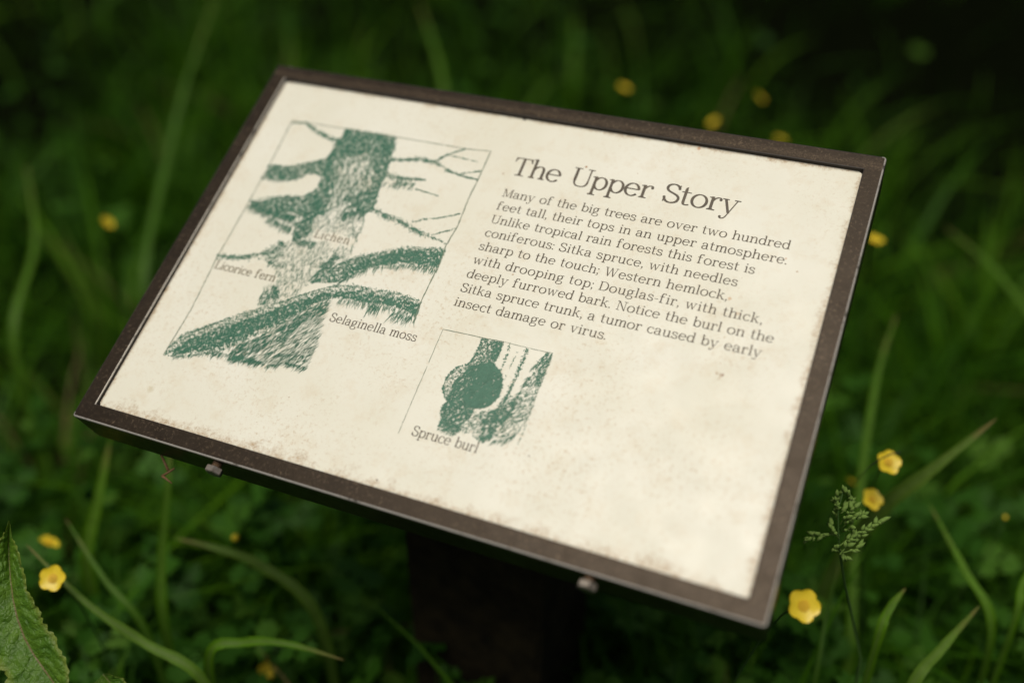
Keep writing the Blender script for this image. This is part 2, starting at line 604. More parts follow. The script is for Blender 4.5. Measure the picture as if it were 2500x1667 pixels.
def glyphs():
    G = {}

    def new(ch):
        G[ch] = Glyph()
        return G[ch]
    q = new('a')
    q.C([(0.15, 0.76), (0.17, 0.93), (0.28, 0.97), (0.40, 0.97), (0.58, 0.97), (0.68, 0.88), (0.68, 0.68)])
    q.dot(0.17, 0.76, 0.075)
    q.st(0.68, 0.12, 0.70)
    q.C([(0.68, 0.56), (0.42, 0.58), (0.12, 0.50), (0.12, 0.25), (0.12, 0.10), (0.22, 0.02), (0.36, 0.02), (0.52, 0.02), (0.64, 0.12), (0.68, 0.25)])
    q.C([(0.68, 0.2), (0.68, 0.03), (0.78, 0.0), (0.92, 0.035)], tk=0.13)
    q = new('b')
    q.st(0.2, 0.05, 1.52)
    q.flag(0.2, 1.52)
    q.E(0.54, 0.49, 0.345, 0.475, 155, -155)
    q.poly([(0.13, 0), (0.17, 0), (0.27, 0.12), (0.13, 0.2)])
    q = new('c')
    q.E(0.50, 0.49, 0.385, 0.475, 48, 318)
    q.dot(0.745, 0.80, 0.08)
    q = new('d')
    q.st(0.80, 0.0, 1.52)
    q.flag(0.80, 1.52)
    q.rect(0.80, 0, 1.0, SH)
    q.E(0.46, 0.49, 0.345, 0.475, 25, 335)
    q = new('e')
    q.E(0.49, 0.49, 0.375, 0.475, 6, 322)
    q.rect(0.12, 0.50, 0.90, 0.50 + TN)
    q = new('f')
    q.st(0.30, 0, 1.2)
    q.C([(0.30, 1.15), (0.30, 1.42), (0.42, 1.49), (0.56, 1.49), (0.64, 1.49), (0.69, 1.46), (0.70, 1.40)])
    q.dot(0.67, 1.38, 0.075)
    q.rect(0.06, 1.0 - SH, 0.64, 1.0)
    q.foot(0.30, 0, 0.21, 0.25)
    q = new('g')
    q.E(0.42, 0.645, 0.275, 0.325)
    q.C([(0.26, 0.38), (0.10, 0.27), (0.12, 0.12), (0.34, 0.11), (0.62, 0.10), (0.82, 0.08), (0.82, -0.12), (0.82, -0.34), (0.62, -0.42), (0.42, -0.42), (0.20, -0.42), (0.08, -0.33), (0.08, -0.20), (0.08, -0.07), (0.2, 0.02), (0.30, 0.1)], tk=0.12)
    q.C([(0.62, 0.88), (0.70, 0.97), (0.80, 1.0), (0.92, 0.96)], tk=0.09)
    q = new('h')
    q.st(0.2, 0, 1.52)
    q.flag(0.2, 1.52)
    q.C([(0.2, 0.6), (0.24, 0.85), (0.42, 0.97), (0.56, 0.97), (0.72, 0.97), (0.79, 0.86), (0.79, 0.64)])
    q.st(0.79, 0, 0.66)
    q.foot(0.2, 0, 0.2, 0.19)
    q.foot(0.79, 0, 0.19, 0.2)
    q = new('i')
    q.st(0.22, 0, 1.0)
    q.flag(0.22)
    q.foot(0.22)
    q.dot(0.22, 1.32, 0.098)
    q = new('k')
    q.st(0.2, 0, 1.52)
    q.flag(0.2, 1.52)
    q.diag(0.72, 0.97, 0.24, 0.40, 0.085)
    q.diag(0.42, 0.62, 0.80, 0.03, 0.17)
    q.foot(0.2, 0, 0.2, 0.18)
    q.foot(0.82, 0, 0.16, 0.18)
    q.top(0.70, 1.0, 0.16, 0.2)
    q = new('l')
    q.st(0.22, 0, 1.52)
    q.flag(0.22, 1.52)
    q.foot(0.22)
    q = new('m')
    q.st(0.2, 0, 1)
    q.flag(0.2)
    for x0, x1 in ((0.2, 0.73), (0.73, 1.26)):
        q.C([(x0, 0.6), (x0 + 0.04, 0.85), (x0 + 0.20, 0.97), (x0 + 0.33, 0.97), (x0 + 0.47, 0.97), (x1, 0.86), (x1, 0.64)])
        q.st(x1, 0, 0.66)
    for x in (0.2, 0.73, 1.26):
        q.foot(x, 0, 0.18, 0.18)
    q = new('n')
    q.st(0.2, 0, 1)
    q.flag(0.2)
    q.C([(0.2, 0.6), (0.24, 0.85), (0.42, 0.97), (0.56, 0.97), (0.72, 0.97), (0.79, 0.86), (0.79, 0.64)])
    q.st(0.79, 0, 0.66)
    q.foot(0.2, 0, 0.2, 0.19)
    q.foot(0.79, 0, 0.19, 0.2)
    q = new('o')
    q.E(0.5, 0.49, 0.40, 0.48)
    q = new('p')
    q.st(0.2, -0.45, 1)
    q.flag(0.2)
    q.E(0.54, 0.49, 0.345, 0.475, 155, -155)
    q.foot(0.2, -0.45, 0.2, 0.22)
    q = new('r')
    q.st(0.2, 0, 1)
    q.flag(0.2)
    q.C([(0.2, 0.55), (0.26, 0.82), (0.38, 0.98), (0.54, 0.97), (0.62, 0.96), (0.66, 0.92), (0.665, 0.84)], tk=0.11)
    q.dot(0.63, 0.83, 0.085)
    q.foot(0.2, 0, 0.2, 0.25)
    q = new('s')
    q.C([(0.675, 0.70), (0.66, 0.90), (0.52, 0.975), (0.41, 0.975), (0.22, 0.975), (0.13, 0.86), (0.14, 0.745), (0.16, 0.50), (0.71, 0.53), (0.72, 0.26), (0.72, 0.10), (0.58, 0.02), (0.42, 0.02), (0.24, 0.02), (0.13, 0.12), (0.115, 0.30)], e=0.75, tk=0.135)
    q.rect(0.64, 0.70, 0.71, 0.96)
    q.rect(0.085, 0.03, 0.155, 0.30)
    q = new('t')
    q.st(0.28, 0.22, 1.18)
    q.poly([(0.21, 1.15), (0.35, 1.15), (0.35, 1.36), (0.30, 1.36), (0.21, 1.26)])
    q.C([(0.28, 0.26), (0.28, 0.02), (0.40, -0.01), (0.62, 0.09)])
    q.rect(0.05, 1.0 - SH, 0.60, 1.0)
    q = new('u')
    q.st(0.2, 0.32, 1)
    q.flag(0.2)
    q.C([(0.2, 0.36), (0.2, 0.12), (0.28, 0.02), (0.44, 0.02), (0.60, 0.02), (0.76, 0.14), (0.78, 0.4)])
    q.st(0.78, 0, 1)
    q.flag(0.78)
    q.rect(0.78, 0, 1.0, SH)
    q = new('v')
    q.diag(0.17, 0.97, 0.47, 0, 0.155)
    q.diag(0.79, 0.97, 0.47, 0, 0.07)
    q.top(0.17, 1, 0.17, 0.19)
    q.top(0.79, 1, 0.17, 0.17)
    q = new('w')
    q.diag(0.15, 0.97, 0.40, 0, 0.15)
    q.diag(0.66, 0.97, 0.40, 0, 0.07)
    q.diag(0.66, 0.97, 0.92, 0, 0.15)
    q.diag(1.20, 0.97, 0.92, 0, 0.07)
    q.top(0.15, 1, 0.16, 0.18)
    q.top(1.20, 1, 0.16, 0.17)
    q = new('y')
    q.diag(0.17, 0.97, 0.48, -0.02, 0.155)
    q.diag(0.82, 0.97, 0.42, -0.20, 0.07)
    q.C([(0.42, -0.20), (0.36, -0.38), (0.28, -0.45), (0.18, -0.45), (0.10, -0.45), (0.07, -0.40), (0.07, -0.33)], tk=0.07)
    q.dot(0.10, -0.34, 0.08)
    q.top(0.17, 1, 0.17, 0.19)
    q.top(0.81, 1, 0.17, 0.18)
    CH = 1.43
    q = new('T')
    q.st(0.58, 0, CH)
    q.foot(0.58, 0, 0.27, 0.27)
    q.rect(0.06, CH - 0.075, 1.10, CH)
    q.poly([(0.03, CH - 0.36), (0.09, CH - 0.36), (0.19, CH - 0.07), (0.06, CH - 0.07)])
    q.poly([(1.07, CH - 0.36), (1.13, CH - 0.36), (1.10, CH - 0.07), (0.97, CH - 0.07)])
    q = new('U')
    q.st(0.26, 0.42, CH)
    q.top(0.26, CH, 0.24, 0.26)
    q.C([(0.26, 0.46), (0.26, 0.12), (0.42, 0.015), (0.66, 0.015), (0.92, 0.015), (1.05, 0.15), (1.05, 0.46)], tk=0.115)
    q.st(1.05, 0.44, CH, 0.085)
    q.top(1.05, CH, 0.2, 0.2)
    q = new('S')
    q.C([(0.83, 1.06), (0.80, 1.32), (0.62, 1.41), (0.49, 1.41), (0.26, 1.41), (0.14, 1.26), (0.15, 1.07), (0.18, 0.70), (0.89, 0.78), (0.90, 0.38), (0.90, 0.13), (0.70, 0.015), (0.50, 0.015), (0.28, 0.015), (0.13, 0.16), (0.10, 0.44)], e=0.75, tk=0.155)
    q.rect(0.79, 1.04, 0.865, 1.38)
    q.rect(0.065, 0.04, 0.14, 0.46)
    q = new('M')
    q.st(0.24, 0, CH, 0.075)
    q.diag(0.28, CH, 0.74, 0.05, 0.16)
    q.diag(1.20, CH, 0.74, 0.05, 0.075)
    q.st(1.24, 0, CH)
    q.foot(0.24, 0, 0.2, 0.2)
    q.foot(1.24, 0, 0.22, 0.22)
    q.top(0.24, CH, 0.22, 0.1)
    q.top(1.26, CH, 0.08, 0.22)
    q = new('N')
    q.st(0.24, 0, CH, 0.075)
    q.diag(0.26, CH, 1.06, 0.0, 0.17)
    q.st(1.07, 0, CH, 0.075)
    q.foot(0.24, 0, 0.21, 0.21)
    q.top(0.22, CH, 0.22, 0.1)
    q.top(1.07, CH, 0.22, 0.22)
    q = new('W')
    q.diag(0.20, CH, 0.52, 0, 0.155)
    q.diag(0.86, CH, 0.52, 0, 0.07)
    q.diag(0.86, CH, 1.18, 0, 0.155)
    q.diag(1.54, CH, 1.18, 0, 0.07)
    q.top(0.20, CH, 0.2, 0.22)
    q.top(1.54, CH, 0.2, 0.2)
    q = new('D')
    q.st(0.25, 0, CH)
    q.rect(0.03, 0, 0.60, TN)
    q.rect(0.03, CH - TN, 0.60, CH)
    q.C([(0.56, CH - 0.03), (0.98, CH - 0.03), (1.14, 1.05), (1.14, 0.715), (1.14, 0.38), (0.98, 0.03), (0.56, 0.03)])
    q = new('L')
    q.st(0.25, 0, CH)
    q.top(0.25, CH, 0.22, 0.26)
    q.rect(0.03, 0, 1.0, TN)
    q.poly([(0.84, TN), (1.0, TN), (1.03, 0.40), (0.97, 0.40)])
    q = new('.')
    q.dot(0.15, 0.085, 0.10)
    q = new(',')
    q.dot(0.17, 0.09, 0.10)
    q.C([(0.22, 0.10), (0.25, -0.06), (0.18, -0.17), (0.06, -0.24)], tk=0.08, tn=0.05)
    q = new(':')
    q.dot(0.15, 0.085, 0.10)
    q.dot(0.15, 0.80, 0.10)
    q = new(';')
    q.dot(0.19, 0.80, 0.10)
    q.dot(0.17, 0.09, 0.10)
    q.C([(0.22, 0.10), (0.25, -0.06), (0.18, -0.17), (0.06, -0.24)], tk=0.08, tn=0.05)
    q = new('-')
    q.rect(0.05, 0.42, 0.52, 0.42 + 0.085)
    return G


GLYPHS = glyphs()


def set_line(mb, text, x0, x1, y, xh, xs=1.0, lift=0.0, space=0.60):
    """one line of print on the panel, millimetres; tracking is opened until it ends at x1"""
    run, x, gaps, last = [], 0.0, 0, 0.0
    x1 = x0 + (x1 - x0) / xs
    for ch in text:
        if ch == ' ':
            x += space
            continue
        gl = GLYPHS[ch]
        ex = [p[0] for poly in gl.p for p in poly]
        lo, hi = min(ex), max(ex)
        run.append((gl, x - lo, gaps))
        x += hi - lo + 0.05
        last = x - 0.05
        gaps += 1
    # words gaps take tracking too
    tr = ((x1 - x0) / xh - last) / max(1, gaps - 1)
    for gl, gx, k in run:
        ox = gx + k * tr
        for i, poly in enumerate(gl.p):
            z = ZP * 1000 + 0.12 + lift + 0.006 * (i % 40)
            V = [((x0 + (px + ox) * xh * xs) / 1000, (y + py * xh) / 1000, z / 1000) for px, py in poly]
            a = sum(V[j][0] * V[(j + 1) % len(V)][1] - V[(j + 1) % len(V)][0] * V[j][1] for j in range(len(V)))
            idx = tuple(range(len(V)))
            mb.add(V, [idx if a > 0 else idx[::-1]])
    return tr


def lettering(name, lines, m, xs=1.0, lift=0.0):
    mb = MB()
    for t_, x0, x1, y, xh in lines:
        tr = set_line(mb, t_, x0, x1, y, xh, xs, lift)
        if tr < -0.06 or tr > 0.4:
            print('tracking', t_[:20], round(tr, 3))
    return mb.build(name, m, panel, False)


lettering('title_lettering', [('The Upper Story', 286.8, 494.6, 329.0, 14.0)], M_BROWN, 1.12)
BODY = [('Many of the big trees are over two hundred', 544.0), ('feet tall, their tops in an upper atmosphere.', 544.6), ('Unlike tropical rain forests this forest is', 522.3), ('coniferous: Sitka spruce, with needles', 512.0), ('sharp to the touch; Western hemlock,', 507.6), ('with drooping top; Douglas-fir, with thick,', 539.4), ('deeply furrowed bark. Notice the burl on the', 551.8), ('Sitka spruce trunk, a tumor caused by early', 546.0), ('insect damage or virus.', 423.8)]
lettering('paragraph_lettering', [(t_, 288.2, x1, 304.2 - 14.63 * i, 6.05) for i, (t_, x1) in enumerate(BODY)], M_BROWN, 1.13)
lettering('caption_lettering', [('Selaginella moss', 185.4, 269.4, 145.9, 6.0)], M_BROWN)
lettering('caption_lettering', [('Spruce burl', 300.0, 357.6, 65.9, 6.1)], M_BROWN)
lettering('caption_lettering', [('Lichen', 131.8, 168.2, 223.4, 6.0)], M_FADED, 1.0, 0.3)
lettering('caption_lettering', [('Licorice fern', 51.6, 116.6, 170.2, 6.0)], M_FADED, 1.0, 0.3)

# ------------------------------------------------------------------ pictures printed on the panel (panel millimetres)
# (areas: outline, cover, angle, length, width, jitter), (fringes: line, count, length, width, angle), (limbs: line, width, width, cover), (thin lines: line, width)
TREE = (
  [([(107.0,347.6),(162.2,348.4),(168.1,329.9),(168.5,321.3),(171.1,300.6),(171.7,286.0),(173.8,276.1),(175.5,266.2),(171.3,259.1),(149.1,262.5),(136.3,257.6),(129.5,247.9),(114.6,255.0),(109.7,272.8),(109.2,287.6),(106.9,304.4),(106.5,319.7),(105.7,331.7),(107.7,338.8)],0.62,90,5,0.8,22),
   ([(107.0,347.6),(162.2,348.4),(168.1,329.9),(164.1,320.5),(139.5,324.1),(121.0,313.8),(111.3,309.7),(105.7,331.7),(107.7,338.8)],0.8,90,5,1.0,20),
   ([(114.6,255.0),(109.7,272.8),(109.2,287.6),(106.9,304.4),(113.1,310.0),(124.3,286.5),(126.4,270.1),(128.4,258.0)],0.72,85,5,0.9,25),
   ([(149.3,319.6),(168.5,321.3),(171.1,300.6),(171.7,286.0),(175.5,272.3),(171.3,259.1),(156.8,262.1),(140.3,273.1),(161.8,283.9),(159.9,302.5)],0.72,80,4,0.9,35),
   ([(104.2,334.7),(109.8,329.2),(110.3,311.7),(104.1,308.2),(105.5,321.7)],0.9,60,5,1,20),
   ([(48.6,291.4),(71.5,293.9),(88.9,302.9),(103.2,310.2),(106.5,319.7),(113.3,301.4),(110.1,287.8),(100.6,291.2),(87.3,286.3),(82.6,279.9),(68.2,276.9),(51.2,276.6)],0.86,80,4,0.9,40),
   ([(48.5,247.4),(62.2,250.0),(67.9,254.4),(84.2,261.0),(99.2,262.6),(109.2,273.8),(128.6,249.8),(118.5,239.3),(108.8,243.4),(96.4,244.8),(85.1,240.2),(74.3,242.0),(61.6,243.5)],0.88,70,4,0.9,45),
   ([(66.2,242.4),(84.1,242.1),(114.8,246.8),(120.2,239.7),(109.0,235.2),(103.9,230.0),(90.6,233.2)],0.5,85,5,0.6,20),
   ([(114.6,255.0),(170.4,261.0),(173.0,249.4),(174.7,235.7),(175.5,222.0),(175.5,208.3),(164.8,198.1),(152.6,177.8),(144.5,164.4),(135.6,152.8),(116.7,146.3),(112.4,147.1),(110.3,161.9),(114.0,180.3),(104.6,209.8),(113.0,215.8),(109.9,233.3)],0.34,88,5,0.45,22),
   ([(107.3,234.8),(121.8,244.2),(126.4,230.9),(124.1,220.3),(112.6,214.7)],0.8,85,5,0.9,25),
   ([(114.3,217.0),(136.9,219.2),(137.5,210.4),(128.1,212.2),(118.3,212.9)],0.75,70,4,0.8,35),
   ([(145.7,261.8),(170.4,261.0),(165.4,255.8),(154.3,255.4),(153.6,245.1),(146.7,251.7)],0.75,90,5,0.8,25),
   ([(160.6,210.7),(166.4,208.2),(160.8,191.3),(155.9,178.6),(148.9,177.9),(153.3,195.3)],0.8,55,5,0.9,25),
   ([(110.6,154.3),(116.1,165.3),(122.8,166.9),(127.2,158.3),(123.3,147.9),(112.7,144.9)],0.55,75,5,0.8,25),
   ([(118.8,160.1),(122.8,166.9),(128.1,156.6),(124.4,152.9)],0.85,75,4,0.9,25),
   ([(98.4,199.4),(103.6,213.6),(111.8,199.5),(109.4,193.0),(114.7,186.3),(102.7,187.4),(95.7,189.8)],0.6,80,4,0.7,35),
   ([(168.1,202.7),(184.6,214.3),(212.8,227.7),(221.8,231.7),(234.7,234.6),(259.8,239.4),(260.6,218.6),(245.3,217.9),(227.9,217.6),(211.3,210.9),(198.0,204.9),(184.9,194.1),(178.4,184.9),(165.8,181.0),(153.8,179.1),(160.8,191.3)],0.84,70,3,1.0,80),
   ([(214.0,225.0),(236.2,231.1),(259.6,235.5),(259.1,220.2),(244.6,219.6),(227.5,218.5),(211.0,211.8),(197.2,206.6),(183.7,196.7),(178.0,193.4),(187.0,209.1)],0.82,75,4,1.0,50),
   ([(50.8,86.7),(56.4,100.2),(83.5,120.2),(103.6,135.5),(131.9,152.8),(152.3,167.3),(173.5,180.0),(193.0,184.6),(215.7,185.4),(232.7,186.7),(259.7,184.0),(260.7,167.9),(247.5,172.8),(230.0,173.1),(213.5,170.9),(192.5,170.4),(179.2,168.1),(165.5,159.1),(157.8,148.9),(143.0,131.3),(125.7,115.0),(112.1,102.3),(96.0,90.9),(75.4,83.8),(60.7,76.3),(50.1,76.4)],0.62,40,2.6,1.0,90),
   ([(56.9,82.7),(67.2,98.3),(94.6,117.3),(121.5,137.1),(141.4,152.3),(159.3,164.2),(176.0,174.9),(195.7,178.7),(218.0,180.3),(240.0,181.9),(259.3,181.1),(260.7,167.9),(247.5,172.8),(229.7,173.9),(213.2,171.7),(192.1,171.2),(178.8,169.0),(165.1,160.0),(157.0,150.5),(141.7,133.7),(124.0,118.2),(110.4,105.6),(94.2,94.1),(74.1,86.2),(59.3,78.7)],0.86,75,4,1.0,35),
   ([(159.8,152.1),(177.2,166.7),(179.6,150.5),(184.3,129.8),(185.9,119.4),(186.6,98.3),(166.2,100.0),(151.6,93.6),(111.4,86.7),(113.0,100.7),(131.8,117.4),(145.4,133.7)],0.5,58,8,0.45,10),
   ([(110.9,101.1),(131.4,118.2),(145.4,133.7),(160.2,151.3),(177.2,166.7),(179.6,152.4),(165.2,141.4),(154.9,122.3),(140.5,107.8),(128.6,95.7),(117.5,85.6),(110.9,87.5)],0.66,62,7,0.9,18),
   ([(148.5,117.1),(155.7,120.7),(158.2,112.3),(151.8,110.6)],0.6,50,4,0.8,30)],
  [([(48.0,277.0),(67.7,277.9),(81.6,281.9),(91.7,289.4)],120,9,0.5,-95),
   ([(53.3,245.9),(69.9,242.8),(84.3,241.7),(103.7,241.8)],300,17,0.5,-97),
   ([(78.2,234.6),(91.6,231.3),(106.6,228.5)],120,14,0.5,-97),
   ([(46.5,287.7),(49.1,290.4),(71.8,293.3),(89.4,301.9)],60,3,0.6,80),
   ([(48.5,247.4),(67.6,254.9),(84.2,261.0),(99.0,262.9)],70,3,0.6,80),
   ([(176.8,184.5),(184.9,194.1),(198.0,204.9),(211.3,210.9),(228.3,216.8),(245.3,217.9),(260.6,218.6)],190,13,0.55,-95),
   ([(185.7,169.7),(213.2,171.7),(230.0,173.1),(247.8,171.9),(261.5,168.1)],130,15,0.55,-92),
   ([(216.3,168.8),(227.3,171.5)],26,20,0.6,-95),
   ([(238.9,168.8),(258.0,168.1)],36,22,0.6,-105),
   ([(61.9,77.6),(75.4,83.8),(96.0,90.9),(112.1,102.3)],110,8,0.5,-110),
   ([(91.5,88.8),(104.2,93.0),(115.7,92.4),(135.9,95.8)],70,14,0.6,-110),
   ([(133.5,93.4),(152.0,92.8),(166.2,100.0),(186.2,99.0)],150,13,0.45,-118),
   ([(146.2,103.8),(181.1,109.2)],60,12,0.4,-118),
   ([(117.3,92.8),(144.0,94.3)],60,13,0.6,-115),
   ([(50.2,81.0),(57.8,97.8),(84.4,118.5),(104.5,133.8),(132.3,152.0),(152.7,166.4),(173.8,179.4)],260,3,0.6,60),
   ([(173.8,179.4),(193.0,184.6),(215.7,185.4),(232.7,186.7),(259.7,184.0)],130,3,0.6,110),
   ([(168.1,202.7),(184.4,214.7),(212.6,228.0),(221.6,232.0),(234.5,235.0),(259.6,239.8)],150,3.2,0.6,80),
   ([(172.9,296.7),(189.9,296.1),(204.2,297.1)],46,11,0.5,-95),
   ([(101.8,189.2),(114.7,186.3)],30,10,0.4,-95),
   ([(132.1,250.5),(109.0,235.2),(95.4,224.0)],60,9,0.4,-98),
   ([(151.7,256.9),(169.6,258.8)],50,14,0.4,-95)],
  [([(61.9,347.3),(76.9,339.5),(91.2,334.9),(107.5,332.0)],2.05,4.44,0.9),
   ([(48.1,344.2),(63.3,346.6)],1.71,2.05,0.8),
   ([(167.4,321.6),(181.4,324.0),(194.7,328.0),(211.4,327.9)],3.42,3.42,0.85),
   ([(211.4,327.9),(220.0,338.2),(235.8,348.7)],2.39,1.03,0.9),
   ([(211.4,327.9),(229.0,320.6),(246.4,317.8),(260.0,317.1)],2.73,1.37,0.85),
   ([(239.2,317.9),(244.8,321.8),(259.6,327.4)],1.71,1.03,0.9),
   ([(221.8,338.2),(236.7,337.4),(253.4,336.3)],1.03,0.68,0.8),
   ([(168.5,304.3),(185.0,303.1),(202.5,305.5),(211.2,306.5)],6.82,1.03,0.85),
   ([(181.4,298.5),(202.6,298.8)],6.82,3.42,0.7),
   ([(205.2,294.8),(229.9,292.3)],1.37,0.68,0.9),
   ([(171.2,265.3),(186.8,261.5),(208.7,257.3),(221.7,252.3),(237.6,248.4)],5.12,3.76,0.72),
   ([(237.6,248.4),(248.6,247.5),(258.5,244.5)],2.39,1.37,0.7),
   ([(215.7,257.9),(228.5,265.7),(241.2,269.5),(257.9,278.2)],2.05,0.85,0.8),
   ([(240.4,250.2),(248.8,255.4),(260.2,261.9)],1.71,0.85,0.8),
   ([(47.3,183.6),(70.4,186.3),(85.1,191.7),(99.5,201.0),(104.5,211.8)],2.73,6.82,0.75),
   ([(48.7,179.2),(62.1,183.6),(79.3,188.0)],1.03,1.37,0.7)],
  [([(47.0,346.3),(61.0,347.1),(107.0,347.6),(162.2,348.4),(200.9,348.4),(237.7,348.6),(260.0,350.5)],0.6),
   ([(47.0,346.3),(49.1,290.4),(49.2,246.1),(48.8,180.9),(52.0,124.7),(50.1,76.4)],0.75),
   ([(260.0,350.5),(260.0,317.1),(259.3,294.5),(260.7,264.9),(258.3,242.9),(260.0,224.2),(259.5,209.0),(258.7,186.5),(260.5,162.4)],1.0)])
BURL = (
  [([(324.3,163.9),(343.3,164.7),(343.8,156.2),(343.3,148.4),(342.4,142.5),(330.9,136.7),(321.6,137.5),(324.3,144.4),(324.6,155.1)],0.78,65,3,0.7,50),
   ([(335.1,162.6),(343.1,162.7),(343.0,156.0),(342.4,148.2),(342.0,142.4),(337.2,141.1),(337.5,151.7)],0.8,60,4,0.8,25),
   ([(321.6,137.5),(314.3,133.3),(310.4,127.5),(308.8,120.5),(309.1,112.1),(313.4,104.9),(318.0,102.4),(321.7,99.7),(332.3,99.9),(341.3,101.4),(348.3,103.7),(354.2,108.5),(357.2,116.6),(356.4,126.5),(353.1,134.0),(349.9,137.8),(345.4,140.4),(342.1,143.3),(333.3,142.0)],0.52,60,3,0.6,60),
   ([(323.3,135.6),(321.6,128.6),(317.2,121.7),(316.8,114.1),(315.9,107.4),(317.6,103.2),(322.5,100.0),(332.2,100.0),(341.3,101.5),(348.2,103.9),(354.2,108.5),(357.2,116.6),(356.3,126.5),(353.0,134.0),(349.9,137.8),(345.4,140.4),(342.3,142.9),(329.9,139.2)],0.93,60,4,0.9,30),
   ([(330.9,136.7),(331.0,114.2),(327.0,102.1),(336.3,100.9),(348.1,104.1),(354.1,108.9),(356.8,116.5),(356.0,126.4),(352.8,133.9),(346.9,138.9),(338.3,140.5)],0.9,50,4,0.9,35),
   ([(318.0,102.4),(315.6,95.3),(316.0,90.0),(319.0,87.1),(318.4,78.8),(324.6,77.8),(333.8,74.6),(337.8,79.7),(337.6,86.8),(341.9,93.4),(342.0,99.7),(340.4,101.6),(332.1,100.3)],0.93,55,4,0.9,40),
   ([(343.4,98.3),(348.9,102.1),(359.9,107.3),(360.3,112.9),(363.8,117.5),(367.4,119.3),(366.7,111.9),(371.1,123.1),(374.1,147.9),(381.9,164.5),(386.4,164.2),(386.9,145.7),(386.4,128.1),(387.3,109.3),(386.4,100.2),(383.3,90.5),(376.2,82.4),(369.5,82.3),(364.7,79.2),(359.2,75.9),(354.2,79.8),(348.8,80.5),(340.5,79.5),(337.5,80.5),(338.3,87.0),(343.0,92.8)],0.5,55,4,0.8,35),
   ([(347.1,95.7),(360.2,106.5),(366.7,111.9),(371.5,122.3),(373.6,116.5),(372.0,102.5),(366.1,91.1),(364.7,79.2),(359.2,75.9),(354.2,79.8),(353.4,88.5)],0.82,50,4,0.9,35),
   ([(374.4,147.0),(381.9,164.5),(386.4,164.2),(386.9,145.7),(386.5,132.7),(381.5,136.9),(380.4,149.5)],0.8,62,4,0.9,20),
   ([(371.1,123.1),(374.7,146.2),(375.6,139.0),(373.7,125.6),(369.1,112.5)],0.6,60,4,0.8,20)],
  [([(319.2,78.1),(324.7,77.4),(333.8,74.6)],30,5,0.5,-110),
   ([(348.8,80.5),(359.2,75.9)],20,4,0.5,-110),
   ([(366.2,79.6),(376.2,82.4),(383.3,90.5)],50,13,0.5,-115)],
  [([(322.4,137.8),(314.4,133.1),(310.5,127.3),(309.0,120.3),(309.4,112.2),(313.6,104.9),(318.1,102.5)],1.16,1.49,0.93),
   ([(318.1,102.5),(316.0,95.4),(316.5,90.1),(319.4,87.2),(319.1,79.5)],1.32,1.32,0.93),
   ([(342.1,143.3),(346.0,140.1),(350.1,137.0),(353.0,133.5),(355.9,126.4),(356.6,116.9),(353.6,109.1),(347.9,104.5),(341.0,102.2)],1.82,1.82,0.95),
   ([(324.4,163.6),(324.6,154.6),(324.2,144.2),(321.8,137.1)],1.16,1.32,0.9),
   ([(342.8,164.1),(343.5,155.9),(342.8,148.3),(342.1,143.3)],1.32,1.49,0.9),
   ([(349.0,164.7),(350.5,155.0),(350.5,145.5),(350.2,138.4)],1.82,1.16,0.55),
   ([(364.9,163.5),(365.2,148.4),(364.4,134.2),(363.9,119.3)],2.81,2.15,0.8),
   ([(363.9,119.3),(362.1,110.6),(361.0,107.6)],2.48,4.13,0.8),
   ([(357.9,158.8),(356.6,143.3),(356.5,132.1)],0.83,0.66,0.25),
   ([(387.5,99.6),(387.4,90.8),(386.7,81.4)],0.41,0.33,0.8)],
  [([(288.4,163.0),(302.1,163.5),(324.3,163.9)],0.5),
   ([(324.3,163.9),(343.3,164.7),(364.6,164.3),(386.2,164.7)],0.3),
   ([(288.4,163.0),(288.4,149.7),(288.7,130.4)],0.4),
   ([(288.7,127.1),(288.9,103.0),(289.4,64.5)],0.4),
   ([(386.2,164.7),(386.9,145.7),(386.4,128.1),(387.3,109.3),(385.8,97.4)],0.35)])


def inside(pts, poly):
    x, y = pts[:, 0], pts[:, 1]
    r = np.zeros(len(pts), bool)
    n = len(poly)
    for i in range(n):
        x0, y0 = poly[i]
        x1, y1 = poly[(i + 1) % n]
        if y0 == y1:
            continue
        c = ((y0 > y) != (y1 > y)) & (x < (x1 - x0) * (y - y0) / (y1 - y0) + x0)
        r ^= c
    return r


def along(line, n, rg):
    P = np.array(line, float)
    s = np.concatenate([[0], np.cumsum(np.hypot(*np.diff(P, axis=0).T))])
    t = np.sort(rg.uniform(0, s[-1], n))
    k = np.clip(np.searchsorted(s, t) - 1, 0, len(P) - 2)
    u = (t - s[k]) / (s[k + 1] - s[k])
    return P[k] + (P[k + 1] - P[k]) * u[:, None], t / s[-1], (P[k + 1] - P[k])


CLEAR = ((130, 172, 220.5, 232), (50, 118, 167, 178))      # the drawing fades out behind two captions


